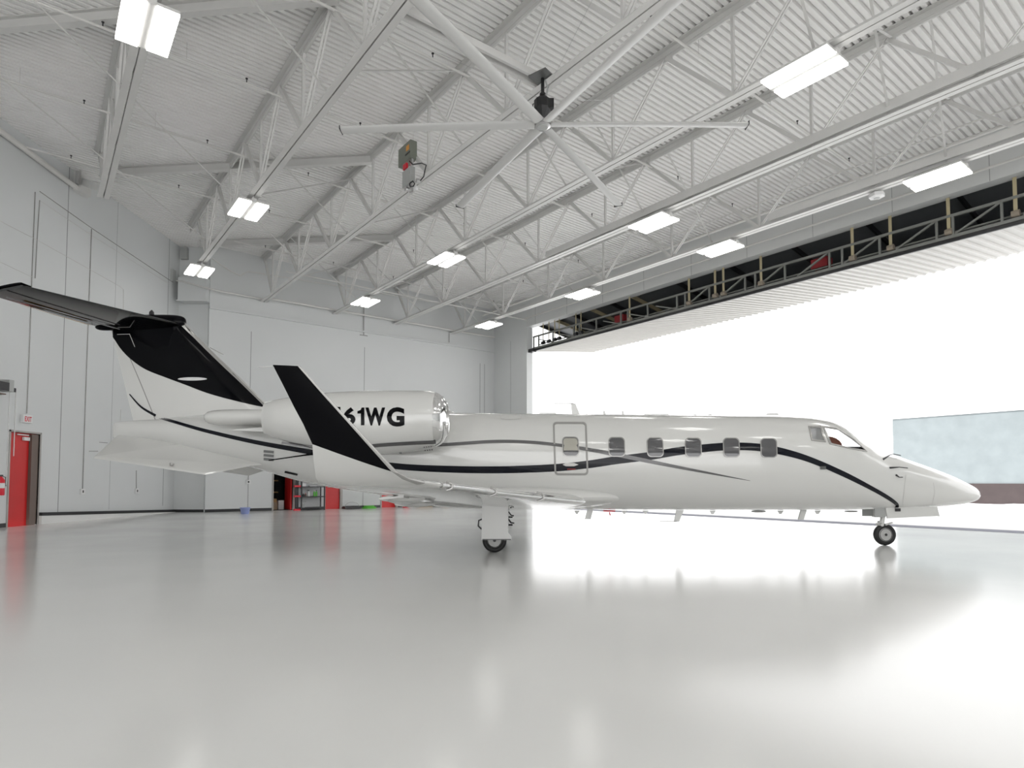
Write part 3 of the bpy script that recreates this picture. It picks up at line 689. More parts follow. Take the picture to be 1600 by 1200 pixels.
while u > LU0:
    m = MB(); m.beam(UV(u,VD+.5,leafz(VD+.5)-.09), UV(u,VF,leafz(VF)-.09), .07, .16); m.build('leaf_rafter', [BLKP, STRAPM][i % 2 and u > LU1-8], t); u -= 1.3 if u > LU1-6 else 2.5; i += 1
m = MB(); m.beam(UV(LU0,VF-1.6,leafz(VF-1.6)-.1), UV(LU1,VF-1.6,leafz(VF-1.6)-.1), .08, .1); m.build('leaf_purlin', DOORST, t)
for i, x in enumerate((849, 858, 867, 874, 900, 908, 984, 1077, 1118, 1131, 1190, 1334, 1394, 1486, 1592)):
    u, _ = atv(x, 450, vt)
    w_ = .045 if i > 5 else .03
    s = MB(); s.beam(UV(u, vt-.02, zl+.15), UV(u, vt-.02, ZH+.05), w_*2, .012, B); st = s.build('lift_strap', STRAPM, t)
    s = MB(); s.lathe(UV(u-.09, vt-.02, zl+.2), A, [(0,.09),(.18,.09)], 14); s.build('strap_drum', [BLKP, DRUM][i > 5], t)
for i, x in enumerate((972, 1286)):
    u, _ = atv(x, 450, vt+.4); m = MB(); m.box((u-.25, vt+.2, zl+.28), (u+.3, vt+.6, zl+.6), UV); m.build('red_motor', mat('dark_red%d' % i, (.25,.01,.015), .5), t)
m = MB(); m.tube([UV(LU0, vt+.12, zl+.2), UV(LU1-.3, vt+.12, zl+.2)], .03, 8); m.build('drive_shaft', DOORST, t)
m = MB(); 
q = UV(UJ-.1, VD+.2, zl-.05); m.box((UJ-.4, VD+.1, zl-.15), (UJ, VD+.35, zl+.02), UV); m.build('end_guide', BLKP, t)

# ================================================================== OUTSIDE
c0 = atY(1398, 787, 36); c0.z = 0; D_ = -A; W_ = B
def OB(a, b, z): return c0+D_*a+W_*b+Vector((0,0,z))
t = empty('outbuilding', c0, 'pale blue block building with brown base beyond the apron', 'building')
m = MB(); m.box((0,0,1.18),(22,14,4.9), OB); m.build('upper_wall', BLOCKW, t)
m = MB(); m.box((.0,-.06,0),(22,14,1.18), OB); m.build('brown_base', BLOCKB, t)
m = MB(); m.box((-.05,-.05,4.9),(22,14,4.98), OB); m.build('coping', WHITEP, t)
m = MB(); pts = []
for i in range(60): pts.append((i*.4-.5, .11+.06*random.random()))
vs = []
for a_, h_ in pts: vs += [OB(a_, -.08, 0), OB(a_, -.08, h_), OB(a_, -.9-.4*random.random(), 0)]
fs = []
for i in range(59): b0 = 3*i; fs += [(b0,b0+1,b0+4,b0+3),(b0+1,b0+2,b0+5,b0+4)]
m.add(vs, fs); tag(m.build('snow_bank', SNOW), 'thin white bank of snow along the foot of the pale building', 'snow', kind='stuff')

# ================================================================== JET
YJ = 12.7; S = YJ/F
def jx(x): return (x-800)*S
def jz(x, y): return atY(x, y, YJ).z
prof = [(176,661,684,.05),(184,659,686,.14),(210,657,688,.30),(245,655,693,.55),(320,648,713,.98),(400,642,732,1.38),(480,643,754,1.72),(560,644,768,1.90),(650,645,780,1.95),(750,646,790,1.96),(850,646.8,795,1.96),
        (1000,648.5,796.5,1.96),(1150,650,797,1.96),(1200,650.3,797,1.95),(1250,652,797,1.90),(1282,655.5,797,1.82),(1300,660.5,797,1.74),(1332,681,796.5,1.56),(1360,699.5,796,1.40),(1400,713.5,795.5,1.16),(1445,729,793,.90),(1475,740,790.5,.70),(1505,753.5,787,.46),(1522,763,782,.26),(1530,773,775,.03)]
TOP = [(jx(x), jz(x,t)) for x,t,b,w_ in prof]; BOT = [(jx(x), jz(x,b)) for x,t,b,w_ in prof]; WID = [(jx(x), w_/2) for x,t,b,w_ in prof]
def sec(X):
    t, b, w_ = interp(TOP,X), interp(BOT,X), interp(WID,X); return (t+b)/2, (t-b)/2, w_
NE = 2.12
def hw(X, Z):
    c, hh, w_ = sec(X); q = min(1, abs((Z-c)/hh)); return w_*(max(0, 1-q**NE))**(1/NE)
jet = empty('business_jet', (0, YJ, 0), 'white twin-engine business jet with black tail, winglet and swooping black stripes', 'airplane')
def ringpts(X, n=56):
    c, hh, w_ = sec(X); out = []
    for j in range(n):
        a_ = 2*math.pi*j/n; ca, sa = math.cos(a_), math.sin(a_)
        out.append(Vector((X, YJ+w_*math.copysign(abs(ca)**(2/NE), ca), c+hh*math.copysign(abs(sa)**(2/NE), sa))))
    return out
xs = []
x = 176.0
while x < 1530: xs.append(x); x += 7 if (x < 1250 and x > 300) else (4 if x < 1500 else 2)
xs.append(1530)
body = MB(); body.loft([ringpts(jx(x)) for x in xs])
# cut cockpit windows through
me = bpy.data.meshes.new('f'); me.from_pydata(body.v, [], body.f); fo = bpy.data.objects.new('f', me); C.objects.link(fo)
bm = bmesh.new(); bm.from_mesh(me); bmesh.ops.recalc_face_normals(bm, faces=bm.faces); bm.to_mesh(me); bm.free()
def surf(x, y, off=.0, side=-1):
    Y = YJ-.9
    for _ in range(12):
        p = atY(x, y, Y); Y = .5*Y+.5*(YJ+side*hw(p.x, p.z))
    p = atY(x, y, Y); e = .01
    c, hh, w_ = sec(p.x)
    dz = (hw(p.x, p.z+e)-hw(p.x, p.z-e))/(2*e); dx = (hw(p.x+e, p.z)-hw(p.x-e, p.z))/(2*e)
    n = Vector((-dx, side, -dz)); n.normalize()
    if abs(p.z-c) > hh*.985: n = Vector((0, side*.3, math.copysign(1, p.z-c))).normalized()
    return p+n*off
WIN1 = [(1266,668.5),(1281,668.5),(1287,688.5),(1270,686)]
WIN2 = [(1288,668.5),(1309,672),(1331,687),(1352,703.5),(1330,700),(1299,692.5)]
def cutter(poly_, k):
    m = MB(); pp = [surf(x, y) for x, y in poly_]
    fn_ = lambda p, Y: Vector((p.x+k*(Y-p.y), Y, p.z+.055*(Y-p.y)))
    m.loft([[fn_(p, YJ-2) for p in pp], [fn_(p, YJ+2) for p in pp]]); me2 = bpy.data.meshes.new('c'); me2.from_pydata(m.v, [], m.f); o = bpy.data.objects.new('c', me2); C.objects.link(o)
    bm = bmesh.new(); bm.from_mesh(me2); bmesh.ops.recalc_face_normals(bm, faces=bm.faces); bm.to_mesh(me2); bm.free(); return o
cuts = [cutter(WIN1, .12), cutter(WIN2, .48)]
for c_ in cuts:
    md = fo.modifiers.new('b', 'BOOLEAN'); md.object = c_; md.operation = 'DIFFERENCE'; md.solver = 'EXACT'
bpy.context.view_layer.update(); dg = bpy.context.evaluated_depsgraph_get()
me3 = bpy.data.meshes.new_from_object(fo.evaluated_get(dg))
body = MB(); body.add([v.co.copy() for v in me3.vertices], [list(p.vertices) for p in me3.polygons])
for o in [fo]+cuts: bpy.data.objects.remove(o)
# painted stripes on the skin
def catmull(pts, n):
    out = []
    for i in range(len(pts)-1):
        p0, p1, p2, p3 = pts[max(i-1,0)], pts[i], pts[i+1], pts[min(i+2,len(pts)-1)]
        for k in range(n):
            t = k/n; out.append(tuple(.5*((2*b)+(-a+c)*t+(2*a-5*b+4*c-d)*t*t+(-a+3*b-3*c+d)*t**3) for a,b,c,d in zip(p0,p1,p2,p3)))
    out.append(tuple(pts[-1])); return out
def stripe(m, pts, mi, off=.004, fn=surf, n=8, cross=4):
    P_ = catmull(pts, n); rows = []
    for i, (x, y, th) in enumerate(P_):
        a_, b_ = P_[max(i-1,0)], P_[min(i+1,len(P_)-1)]; dx, dy = b_[0]-a_[0], b_[1]-a_[1]; L = math.hypot(dx, dy); nx, ny = -dy/L, dx/L
        rows.append([fn(x+nx*th/2*s, y+ny*th/2*s, off) for s in [-1+2*j/cross for j in range(cross+1)]])
    mm = m.mi; m.mi = mi; m.loft(rows, cap=False, closed=False); m.mi = mm
stripe(body, [(203,616,1.5),(222,636,3),(244,650,4),(275,660,4.5),(325,674,5.5),(400,691,6.5),(489,707,8),(560,720,9),(625,729,9.5),(700,733,10.5),(780,734,11),(865,731,11.5),(920,725.5,12),(963,719,12.5),(1015,712.5,12.5),(1060,705,12.5),(1115,699,12),(1150,697.5,12),(1185,699,11.5),(1215,704,11),(1250,713,9.5),(1285,726,8.5),(1325,744,8),(1362,763,6.5),(1385,776,6),(1398,785,5.5),(1402,790,5),(1399,795,4.5)], 1)
stripe(body, [(640,697,5),(700,694.5,5),(760,690.5,5),(800,690,5),(840,692,5),(880,696.5,5),(920,702.5,5.5),(963,710.5,6),(1010,720,6),(1060,730,4.5),(1110,739.5,3),(1172,751,.5)], 2, off=.007)
fus = body.build('fuselage', [JETW, NAVY, JETG], jet, smooth=True)
# cabin windows
def rrect(cx, cy, w_, h_, r, n=5, sk=0):
    out = []
    for (sx, sy, a0) in ((1,1,0),(-1,1,90),(-1,-1,180),(1,-1,270)):
        for k in range(n+1):
            a_ = R(a0+90*k/n); out.append((cx+sx*(w_/2-r)+r*math.cos(a_)+sk*(sy*(h_/2-r)+r*math.sin(a_)), cy+sy*(h_/2-r)+r*math.sin(a_)))
    return out
def dense(pl, n=6):
    return [(pl[i][0]+(pl[(i+1)%len(pl)][0]-pl[i][0])*k/n, pl[i][1]+(pl[(i+1)%len(pl)][1]-pl[i][1])*k/n) for i in range(len(pl)) for k in range(n)]
def patch(m, outline, off, fn=surf, k=5):
    cx = sum(p[0] for p in outline)/len(outline); cy = sum(p[1] for p in outline)/len(outline); rows = []
    for j in range(k+1):
        s = max(j/k, .02); rows.append([fn(cx+(x-cx)*s, cy+(y-cy)*s, off) for x, y in outline])
    m.loft(rows, cap=False)
def ringstrip(m, outer, inner, off, fn=surf, mid=None):
    rows = [[fn(x, y, .0) for x,y in outer], [fn(x, y, off) for x,y in outer], [fn(x, y, off) for x,y in inner], [fn(x,y,.0) for x,y in inner]]; m.loft(rows, cap=False)
WX = [891.5, 963.5, 1023.5, 1083, 1142.5, 1201]; WY = [698,698.5,699,699.5,699.5,700]
for i in range(6):
    o1 = dense(rrect(WX[i], WY[i], 26, 30.5, 6.5, sk=.04), 3); i1 = dense(rrect(WX[i], WY[i], 23.5, 28, 6, sk=.04), 3)
    m = MB(); ringstrip(m, o1, i1, .014); wf = m.build('cabin_window', SILV, fus, smooth=True)
    m = MB(); patch(m, i1, .008); m.build('window_pane', PANEG, wf, smooth=True)
    if i == 0:
        m = MB(); q = [(x, min(y, 704)) for x, y in rrect(WX[i], WY[i], 22, 26, 5, sk=.04)]; patch(m, q, .011); m.build('lowered_shade', SHADE, wf, smooth=True)
# cabin door outline, handle
m = MB(); ringstrip(m, dense(rrect(891.5, 701, 53, 83, 6, sk=.035), 8), dense(rrect(891.5, 701, 47.5, 77, 4, sk=.035), 8), .008); dr = m.build('cabin_door', mat('grey_door_outline', (.34,.335,.32), .4), fus, smooth=True)
m = MB(); patch(m, [(879,726),(884,723.5),(897,723.5),(904,726),(897,728.5),(884,728.5)], .012); m.build('door_handle', SILV, dr)
m = MB(); stripe(m, [(886,733,2),(899,733,2)], 0, off=.012); m.build('red_placard', mat('placard_red', (.2,.01,.01), .4), dr)
# cockpit glazing
for poly_, nm in ((WIN1,'side_window'),(WIN2,'windshield')):
    cx = sum(p[0] for p in poly_)/len(poly_); cy = sum(p[1] for p in poly_)/len(poly_)
    grow = lambda s: [(cx+(x-cx)*s, cy+(y-cy)*s) for x,y in poly_]
    def dense(pl, n=6):
        return [(pl[i][0]+(pl[(i+1)%len(pl)][0]-pl[i][0])*k/n, pl[i][1]+(pl[(i+1)%len(pl)][1]-pl[i][1])*k/n) for i in range(len(pl)) for k in range(n)]
    m = MB(); ringstrip(m, dense(grow(1.0)+[]) if False else dense([(cx+(x-cx)*(1+3.2/max(8,abs(x-cx))), cy+(y-cy)*(1+2.6/max(8,abs(y-cy)))) for x,y in poly_]), dense(poly_), .012); wf = m.build(nm, SILV, fus)
    m = MB(); patch(m, dense(poly_), .002); m.build('glass_pane', GLASS, wf)
q = surf(1312, 690); q.z -= .06
m = MB(); m.loft([[Vector((q.x+a_*s1, YJ-.35, z0+ b_*s1*.7)) for a_, b_ in rg] for (s1, z0) in ((.30,q.z-.02),)]+[[Vector((q.x+a_*.28, YJ+.1, q.z-.02+b_*.2)) for a_,b_ in rg]]); m.build('pilot_seat', SEATM, fus)
m = MB()
qq = atY(1333, 699, YJ-.35)
m.box((qq.x-.22, YJ-.55, qq.z-.16), (qq.x+.22, YJ+.3, qq.z+.0)); m.box((qq.x-.62, YJ-.3, qq.z-.16), (qq.x-.22, YJ+.3, qq.z-.05)); m.build('glareshield', JETG, fus)
# belly fairing
def ellips(m, c, r, n1=24, n2=32, p=2.4, zcut=None):
    rows = []
    for i in range(n1+1):
        t = -1+2*i/n1; t = max(-.999, min(.999, math.sin(t*math.pi/2))); rr = (1-abs(t)**p)**(1/p)
        rows.append([Vector((c[0]+t*r[0], c[1]+rr*r[1]*math.cos(2*math.pi*j/n2), c[2]+rr*r[2]*math.sin(2*math.pi*j/n2))) for j in range(n2)])
    m.loft(rows)
m = MB(); ellips(m, (jx(808), YJ, 1.00), (2.30, 1.12, .27)); m.build('belly_fairing', JETW, jet, smooth=True)
# ---- wings
def airfoil(LE, TE, nrm, tc, x0=0.0, x1=1.0, n=12, grow=0.0):
    ch = TE-LE; c = ch.length; d = ch/c; up, lo = [], []
    for i in range(n+1):
        x = x0+(x1-x0)*(1-math.cos(math.pi/2*i/n)); y = 5*tc*(.2969*math.sqrt(x)-.126*x-.3516*x*x+.2843*x**3-.1036*x**4)*c+grow
        up.append(LE+d*(x*c-grow)+nrm*(y+.0)); lo.append(LE+d*(x*c-grow)-nrm*y*.85)
    return up[::-1]+lo[1:] if x0 == 0 else up
def wsec(lx, ly, tx, ty, Y, phi, tc):
    return atY(lx, ly, Y), atY(tx, ty, Y), Vector((0, math.sin(R(phi)), math.cos(R(phi)))), tc
root = (Vector((1.50, 12.2, .93)), Vector((-1.75, 12.2, .90)), Vector((0,0,1)), .11)
r2 = (atY(915, 783, 11.7), Vector((-1.75, 11.7, .93)), Vector((0,0,1)), .11)
W_IN = [root, r2, (atY(855,777.5,10.4), Vector((-1.80,10.4,1.03)), Vector((0,0,1)), .10), (atY(790,770.5,9.0), Vector((-1.88,9.0,1.12)), Vector((0,0,1)), .10), (atY(735,763.5,7.8), Vector((-1.98,7.8,1.19)), Vector((0,0,1)), .095),
        wsec(692,758,503,757,7.0,4,.09), wsec(664,753.5,494,748,6.65,22,.085), wsec(640,748,490,722,6.45,45,.075), wsec(622,739,488,694,6.32,68,.07)]
W_OUT = [W_IN[-1], wsec(588,703,474,663,6.22,78,.065), wsec(545,656,460,637,6.15,80,.06), wsec(505,613,443,603,6.07,82,.055), wsec(468,572,426,570,6.0,82,.05)]
def mirror(s): return tuple(Vector((q.x, 2*YJ-q.y, q.z)) if i < 2 else (Vector((q.x,-q.y,q.z)) if i == 2 else q) for i, q in enumerate(s))
for side in (0, 1):
    fm = (lambda s: s) if side == 0 else mirror
    m = MB(); m.loft([airfoil(*fm(s)) for s in W_IN]); wg = m.build('wing', JETW, jet, smooth=True)
    m = MB(); m.loft([airfoil(*fm(s)) for s in W_OUT]); wl = m.build('winglet', JETK, jet, smooth=True)
    m = MB(); m.loft([airfoil(*fm(s), x0=0, x1=.035, grow=.004) for s in W_IN[1:-3]], closed=False, cap=False); m.build('polished_leading_edge', CHROME, wg, smooth=True)
    m = MB(); m.loft([airfoil(*fm(s), x0=0, x1=.075, grow=.004) for s in W_IN[-3:]+W_OUT[1:]], closed=False, cap=False); m.build('silver_leading_edge', SILV, wl, smooth=True)
    if side == 0:
        for (x, y, Y) in ((719,762,7.45),(788,770,9.0),(838,776,10.1)):
            pass
        Lp = [s[0] for s in W_IN[1:6]]
        for t_ in (.28, .58, .93):
            # contour strips wrapped on the leading edge
            k_ = t_*4; i0 = min(int(k_), 3); fr = k_-i0
            def mix(i): return W_IN[1+i0][i].lerp(W_IN[2+i0][i], fr)
            af = airfoil(mix(0), mix(1), Vector((0,0,1)), .10, x0=0, x1=.05, n=8, grow=.014)
            m = MB(); m.tube(af, .013, 6); m.build('boundary_strip', SILV, wg)
        # flap track fairings and flap line
        for Yq in (9.6, 10.9):
            m = MB(); ellips(m, (-1.70, Yq, 1.03-.10*(Yq-9.6)), (.36, .04, .05), 10, 12); m.build('flap_track', JETW, wg, smooth=True)
        m = MB(); m.add([(-1.45,11.6,.87),(-1.6,9.2,1.06),(-1.95,9.2,1.03),(-1.85,11.5,.80),(-1.45,11.6,.91),(-1.6,9.2,1.10),(-1.95,9.2,1.04),(-1.85,11.5,.81)], [(0,1,2,3),(4,7,6,5),(0,4,5,1),(1,5,6,2),(2,6,7,3),(3,7,4,0)]); m.build('flap', JETW, wg)
# ---- nacelles
def nac_sec(x):           # pixel x -> (top y, bottom y)
    T = [(400,633),(416,628.5),(430,625),(480,617),(530,612.5),(600,610.5),(660,610.5),(672,611),(682,613.5),(692,619),(699,629)]
    Bm = [(400,676),(416,679),(430,685),(480,697),(530,707),(600,711),(660,703),(672,701),(682,698),(692,692),(699,682)]
    return interp(T, x), interp(Bm, x)
YN = 11.15
def nring(x, side=0, n=40, sc=1.0, YN=YN):
    t, b = nac_sec(x); zt, zb_ = atY(x, t, YN).z, atY(x, b, YN).z; X = atY(x, 655, YN).x; c = (zt+zb_)/2; r = (zt-zb_)/2*sc; wr = min(r, .52)*(1 if x > 420 else .8)
    return [Vector((X, (YN if side == 0 else 2*YJ-YN)+wr*math.cos(2*math.pi*j/n), c+r*math.sin(2*math.pi*j/n))) for j in range(n)]
def nsurf(x, y, off=0):
    Y = YN-.45
    for _ in range(12):
        p = atY(x, y, Y); xx = 800+p.x*F/YN*1.0; t, b = nac_sec(xx); zt, zb_ = atY(xx, t, YN).z, atY(xx, b, YN).z
        c = (zt+zb_)/2; r = (zt-zb_)/2; wr = min(r, .52); q = min(1, abs((p.z-c)/r)); Y = .5*Y+.5*(YN-wr*math.sqrt(1-q*q))
    p = atY(x, y, Y); n = Vector((0, -math.sqrt(max(.02,1-q*q)), (p.z-c)/r)).normalized(); return p+n*off
for side in (0, 1):
    m = MB(); m.loft([nring(x, side) for x in (416,420,430,445,460,480,505,530,565,600,630,660,672,681)], cap=True)
    if side == 0:
        stripe(m, [(440,691,4),(500,699,5),(560,698,5.5),(600,695,5.5),(640,692.5,5.5),(681,690.5,5.5)], 1, off=.004, fn=nsurf)
    nc = m.build('engine_nacelle', [JETW, JETG], jet, smooth=True)
    m = MB(); rr = [nring(x, side) for x in (681,686,690,694,697,699)]
    last = rr[-1]; cc = sum(last, Vector())/len(last)
    def shr(ring, s1, dx): c_ = sum(ring, Vector())/len(ring); return [c_+(p-c_)*s1+Vector((dx,0,0)) for p in ring]
    rr += [shr(last, .97, .008), shr(last, .92, -.0), shr(last, .88, -.06), shr(last, .90, -.28)]
    m.loft(rr, cap=False); lip = m.build('intake_lip', CHROME, nc, smooth=True)
    m = MB(); m.loft([shr(last,.90,-.26), shr(last,.86,-.27), shr(last,.2,-.25), shr(last,.10,-.12), shr(last,.01,-.08)], cap=False); m.build('fan_face', DKSTEEL, nc, smooth=True)
    m = MB(); 
    py = YJ-.55 if side == 0 else YJ+.55; pn = YN+.3 if side == 0 else 2*YJ-YN-.3
    rows = []
    for yy in (py, pn):
        rows.append(airfoil(Vector((-1.75, yy, 2.28)), Vector((-5.2, yy, 2.25)), Vector((0,0,1)), .07))
    m.loft(rows); m.build('pylon', JETW, jet, smooth=True)
    m = MB(); ellips(m, (jx(425)-.05, YJ-.95 if side == 0 else YJ+.95, jz(420,660)), (.85, .22, .155), 16, 20, 4.5); m.build('exhaust_fairing', JETW, jet, smooth=True)
    if side == 0:
        m = MB()
        for i in range(4):
            for j in range(2):
                stripe(m, [(662+i*3.6+j*1.5, 698.5-i*.4+j*5, 1.8),(663.6+i*3.6+j*1.5, 698.5-i*.4+j*5, 1.8)], 0, off=.005, fn=nsurf, n=2, cross=2)
        stripe(m, [(624,707.5,2),(628,707.5,2)], 0, off=.005, fn=nsurf, n=2, cross=2); m.build('vent_holes', BLKP, nc)
        # registration letters
        m = MB()
        def glyph(ch, x0, x1, y0, y1):
            if ch == '1':
                vs = [Vector((a*.5, b, 0)) for a, b in ((.50,0),(1,0),(1,.33),(1,.64),(1,1),(.62,1),(.45,.86),(0,.80),(0,.66),(.50,.66),(.50,.33))]
                fs = [(0,1,2,10),(10,2,3,9),(9,3,4,5,6),(6,7,8,9)]
            else: vs, fs = text_mesh(ch, 1.0, .045, sub=4)
            xa, xb = min(v.x for v in vs), max(v.x for v in vs); ya, yb_ = min(v.y for v in vs), max(v.y for v in vs)
            m.add([nsurf(x0+(v.x-xa)/(xb-xa)*(x1-x0), y1-(v.y-ya)/(yb_-ya)*(y1-y0), .007) for v in vs], fs)
        glyph('N', 509, 532, 636, 663); glyph('6', 536, 555.5, 636.5, 664); glyph('1', 558.5, 569.5, 637, 664.5); glyph('W', 571, 602, 637, 665); glyph('G', 604.5, 632, 636.5, 666.5)
        m.build('registration_letters', JETK, nc)
m = MB(); m.tube([atY(427,573,6.0), atY(404,573.5,6.0)], .003, 5); m.build('static_wick', SILV, jet)
m = MB(); m.tube([atY(328,543,YJ), atY(349,554,YJ)], .008, 5); m.build('static_wick', SILV, jet)
# ---- vertical fin
def plate(m, pts, Yc, th, tpx=None):
    """side-view outline in pixels -> solid with given half thickness, thin at the rim"""
    n = len(pts); cx = sum(p[0] for p in pts)/n; cy = sum(p[1] for p in pts)/n
    P_ = [atY(x, y, Yc) for x, y in pts]; c = sum(P_, Vector())/n
    inn = [c+(p-c)*.82 for p in P_]
    L = [[p+Vector((0,-.008,0)) for p in P_], [p+Vector((0,-th,0)) for p in inn]]
    Rr = [[p+Vector((0,.008,0)) for p in P_], [p+Vector((0,th,0)) for p in inn]]
    m.loft([L[1], L[0], Rr[0], Rr[1]])
def finhw(x, y):         # thickness of the fin at pixel x, y  (chord-wise aerofoil)
    xl = 283+(y-503)*(418-283)/(636-503) if y > 503 else 283; xt = 175+(y-520)*(209-175)/(661-520)
    s = max(0, min(1, (xl-x)/(xl-xt))); c = (xl-xt)*S
    return 5*.09*c*(.2969*math.sqrt(s)-.126*s-.3516*s*s+.2843*s**3-.1036*s**4)+.003
def fin_rows(y0, y1, n, fx0=None, fx1=None, ca=0.0, cb=1.0):
    rows = []
    for i in range(n+1):
        y = y0+(y1-y0)*i/n
        xl = 283+(y-503)*(418-283)/(636-503) if y > 503 else 283; xt = 175+(y-520)*(209-175)/(661-520)
        up, lo = [], []
        for j in range(15):
            s = 1-math.cos(math.pi/2*j/14); x = xl+(xt-xl)*(ca+(cb-ca)*s); h_ = finhw(x, y); p = atY(x, y, YJ)
            up.append(p+Vector((0,-h_,0))); lo.append(p+Vector((0,h_,0)))
        rows.append(up+lo[::-1])
    return rows
m = MB()
m.loft(fin_rows(498, 668, 26)); 
def fsurf(x, y, off): p = atY(x, y, YJ); return Vector((p.x, YJ-finhw(x, y)-off, p.z))
# black paint area draped on the fin side
bot_curve = [(177,527),(190,546),(205,561),(230,578),(260,590),(290,601),(330,616),(370,627),(405,635),(417,637)]
def topof(x): return 498 if x < 281 else 498+(x-281)*(636-500)/(417-281)+1
rows = []
for i in range(61):
    x = 176.5+(416-176.5)*i/60; yb_ = interp(bot_curve, x); yt = min(topof(x), yb_-.3)
    if x < 205: yt = max(yt, 498)
    rows.append([fsurf(x, yt+(yb_-yt)*j/10, .004) for j in range(11)])
m.mi = 1; m.loft(rows, cap=False, closed=False); m.mi = 0
m.mi = 1; m.loft([[Vector((p.x, 2*YJ-p.y, p.z)) for p in r_] for r_ in rows], cap=False, closed=False); m.mi = 0
fin = m.build('vertical_stabilizer', [JETW, JETK], jet, smooth=True)
m = MB(); stripe(m, [(282,499,5),(300,520,5),(340,560,5),(380,598,5),(414,632,4)], 0, off=.008, fn=fsurf); m.build('fin_leading_edge', SILV, fin)
m = MB(); stripe(m, [(205,561,1.2),(222,600,1.4),(245,656,1.4)], 0, off=.006, fn=fsurf); m.build('rudder_hinge_line', SILV, fin)
m = MB(); stripe(m, [(184,523,.8),(203,523,.8),(205,524,.8),(213,543,.8)], 0, off=.008, fn=fsurf, n=3); m.build('rudder_tab_line', JETW, fin)
m = MB(); patch(m, [(282+23*math.cos(2*math.pi*i/20)+23, 593.5+2.6*math.sin(2*math.pi*i/20)) for i in range(20)], .012, fn=fsurf); m.build('fin_light', WHITEP, fin)
m = MB(); stripe(m, [(203,616,1.6),(222,636,3),(246,650,4)], 0, off=.008, fn=fsurf); m.build('rudder_stripe', NAVY, fin)
# bullet fairing on top
zc_ = jz(240, 503); m = MB(); ellips(m, (jx(234), YJ, zc_), (jx(284)-jx(234), .13, .15), 18, 20, 4.0); m.build('tail_bullet', JETK, fin, smooth=True)
m = MB(); q = atY(237, 489, YJ); m.lathe(q-Vector((0,0,.03)), (0,0,1), [(0,.05),(.05,.045),(.09,.01)], 12); m.build('beacon', BLKP, fin)
# ---- horizontal stabilizer
for side in (0, 1):
    LE0 = Vector((jx(282), YJ, jz(280,508))); TE0 = Vector((jx(168), YJ, jz(168,517)))
    LE1 = atY(36, 446, YJ-2.24); TE1 = atY(-22, 459, YJ-2.24)
    if side: LE1 = Vector((LE1.x, 2*YJ-LE1.y, LE1.z)); TE1 = Vector((TE1.x, 2*YJ-TE1.y, TE1.z))
    n_ = Vector((0,0,1)); rows = [airfoil(LE0.lerp(LE1, t_), TE0.lerp(TE1, t_), n_, .10-.02*t_) for t_ in [i/8 for i in range(9)]]
    m = MB(); m.loft(rows); hs = m.build('horizontal_stabilizer', JETS, jet, smooth=True)
    m = MB(); t0, t1 = .12, .97
    m.beam(TE0.lerp(TE1,t0)+Vector((.42,0,-.045)), TE0.lerp(TE1,t1)+Vector((.26,0,-.03)), .012, .02); m.build('elevator_hinge', JETG, hs)
    if side == 0:
        m = MB()
        a_, b_ = .25, .78
        q1, q2 = TE0.lerp(TE1,a_), TE0.lerp(TE1,b_)
        m.add([q1+Vector((.03,0,-.028)), q1+Vector((.17,0,-.052)), q2+Vector((.13,0,-.048)), q2+Vector((.03,0,-.025))], [(0,1,2,3)])
        m.build('tinted_trailing_edge', MUSTARD, hs)
        m = MB(); tip = [airfoil(LE1+Vector((.05,.12,.02)), TE1+Vector((-.02,.12,.02)), n_, .09), airfoil(LE1+Vector((0,-.03,.04)), TE1+Vector((-.05,-.03,.05)), n_, .05)]
        m.loft(tip); m.build('stabilizer_tip', JETK, hs, smooth=True)
    # hinge fairing wedge
m = MB(); ellips(m, (jx(172), YJ-.25, jz(172,516)), (.22,.08,.07), 10, 12); m.build('hinge_fairing', JETK, fin, smooth=True)
# ---- ventral delta fins
for side in (0, 1):
    pts = [atY(183,682,12.55), atY(146,716,11.6), atY(320,742,11.72), atY(392,728,12.1), atY(450,722,12.35), atY(300,694,12.45)]
    if side: pts = [Vector((p.x, 2*YJ-p.y, p.z)) for p in pts]
    m = MB(); m.loft([pts, [p+Vector((0,.03 if side == 0 else -.03,.035)) for p in pts]]); v_ = m.build('ventral_fin', JETW, jet)
    if side == 0:
        m = MB(); q = atY(268,726,11.72); m.lathe(q, (0,-.5,-1), [(-.02,.04),(.02,.03)], 12); m.build('fin_lamp', SILV, v_)
        for (x0,y0_,x1,y1_) in ((168,692,155,691),(153,705,139,705)):
            m = MB(); m.tube([atY(x0,y0_,12.1), atY(x1,y1_,12.1)], .006, 5); m.build('static_wick', SILV, v_)
# louvres and black slots on tail
m = MB()
for r_ in range(3): stripe(m, [(412,705+r_*6,4),(428,706.5+r_*6,4)], 0, off=.005, n=2)
m.build('cooling_louvres', mat('louvre_grey', (.2,.2,.2), .5), fus)
m = MB(); stripe(m, [(445,737,3),(465,741.5,3)], 0, off=.006, n=3); stripe(m, [(420,719,1.5),(470,712,2),(489,709,4)], 0, off=.008, n=5); m.build('black_slots', JETK, fus)
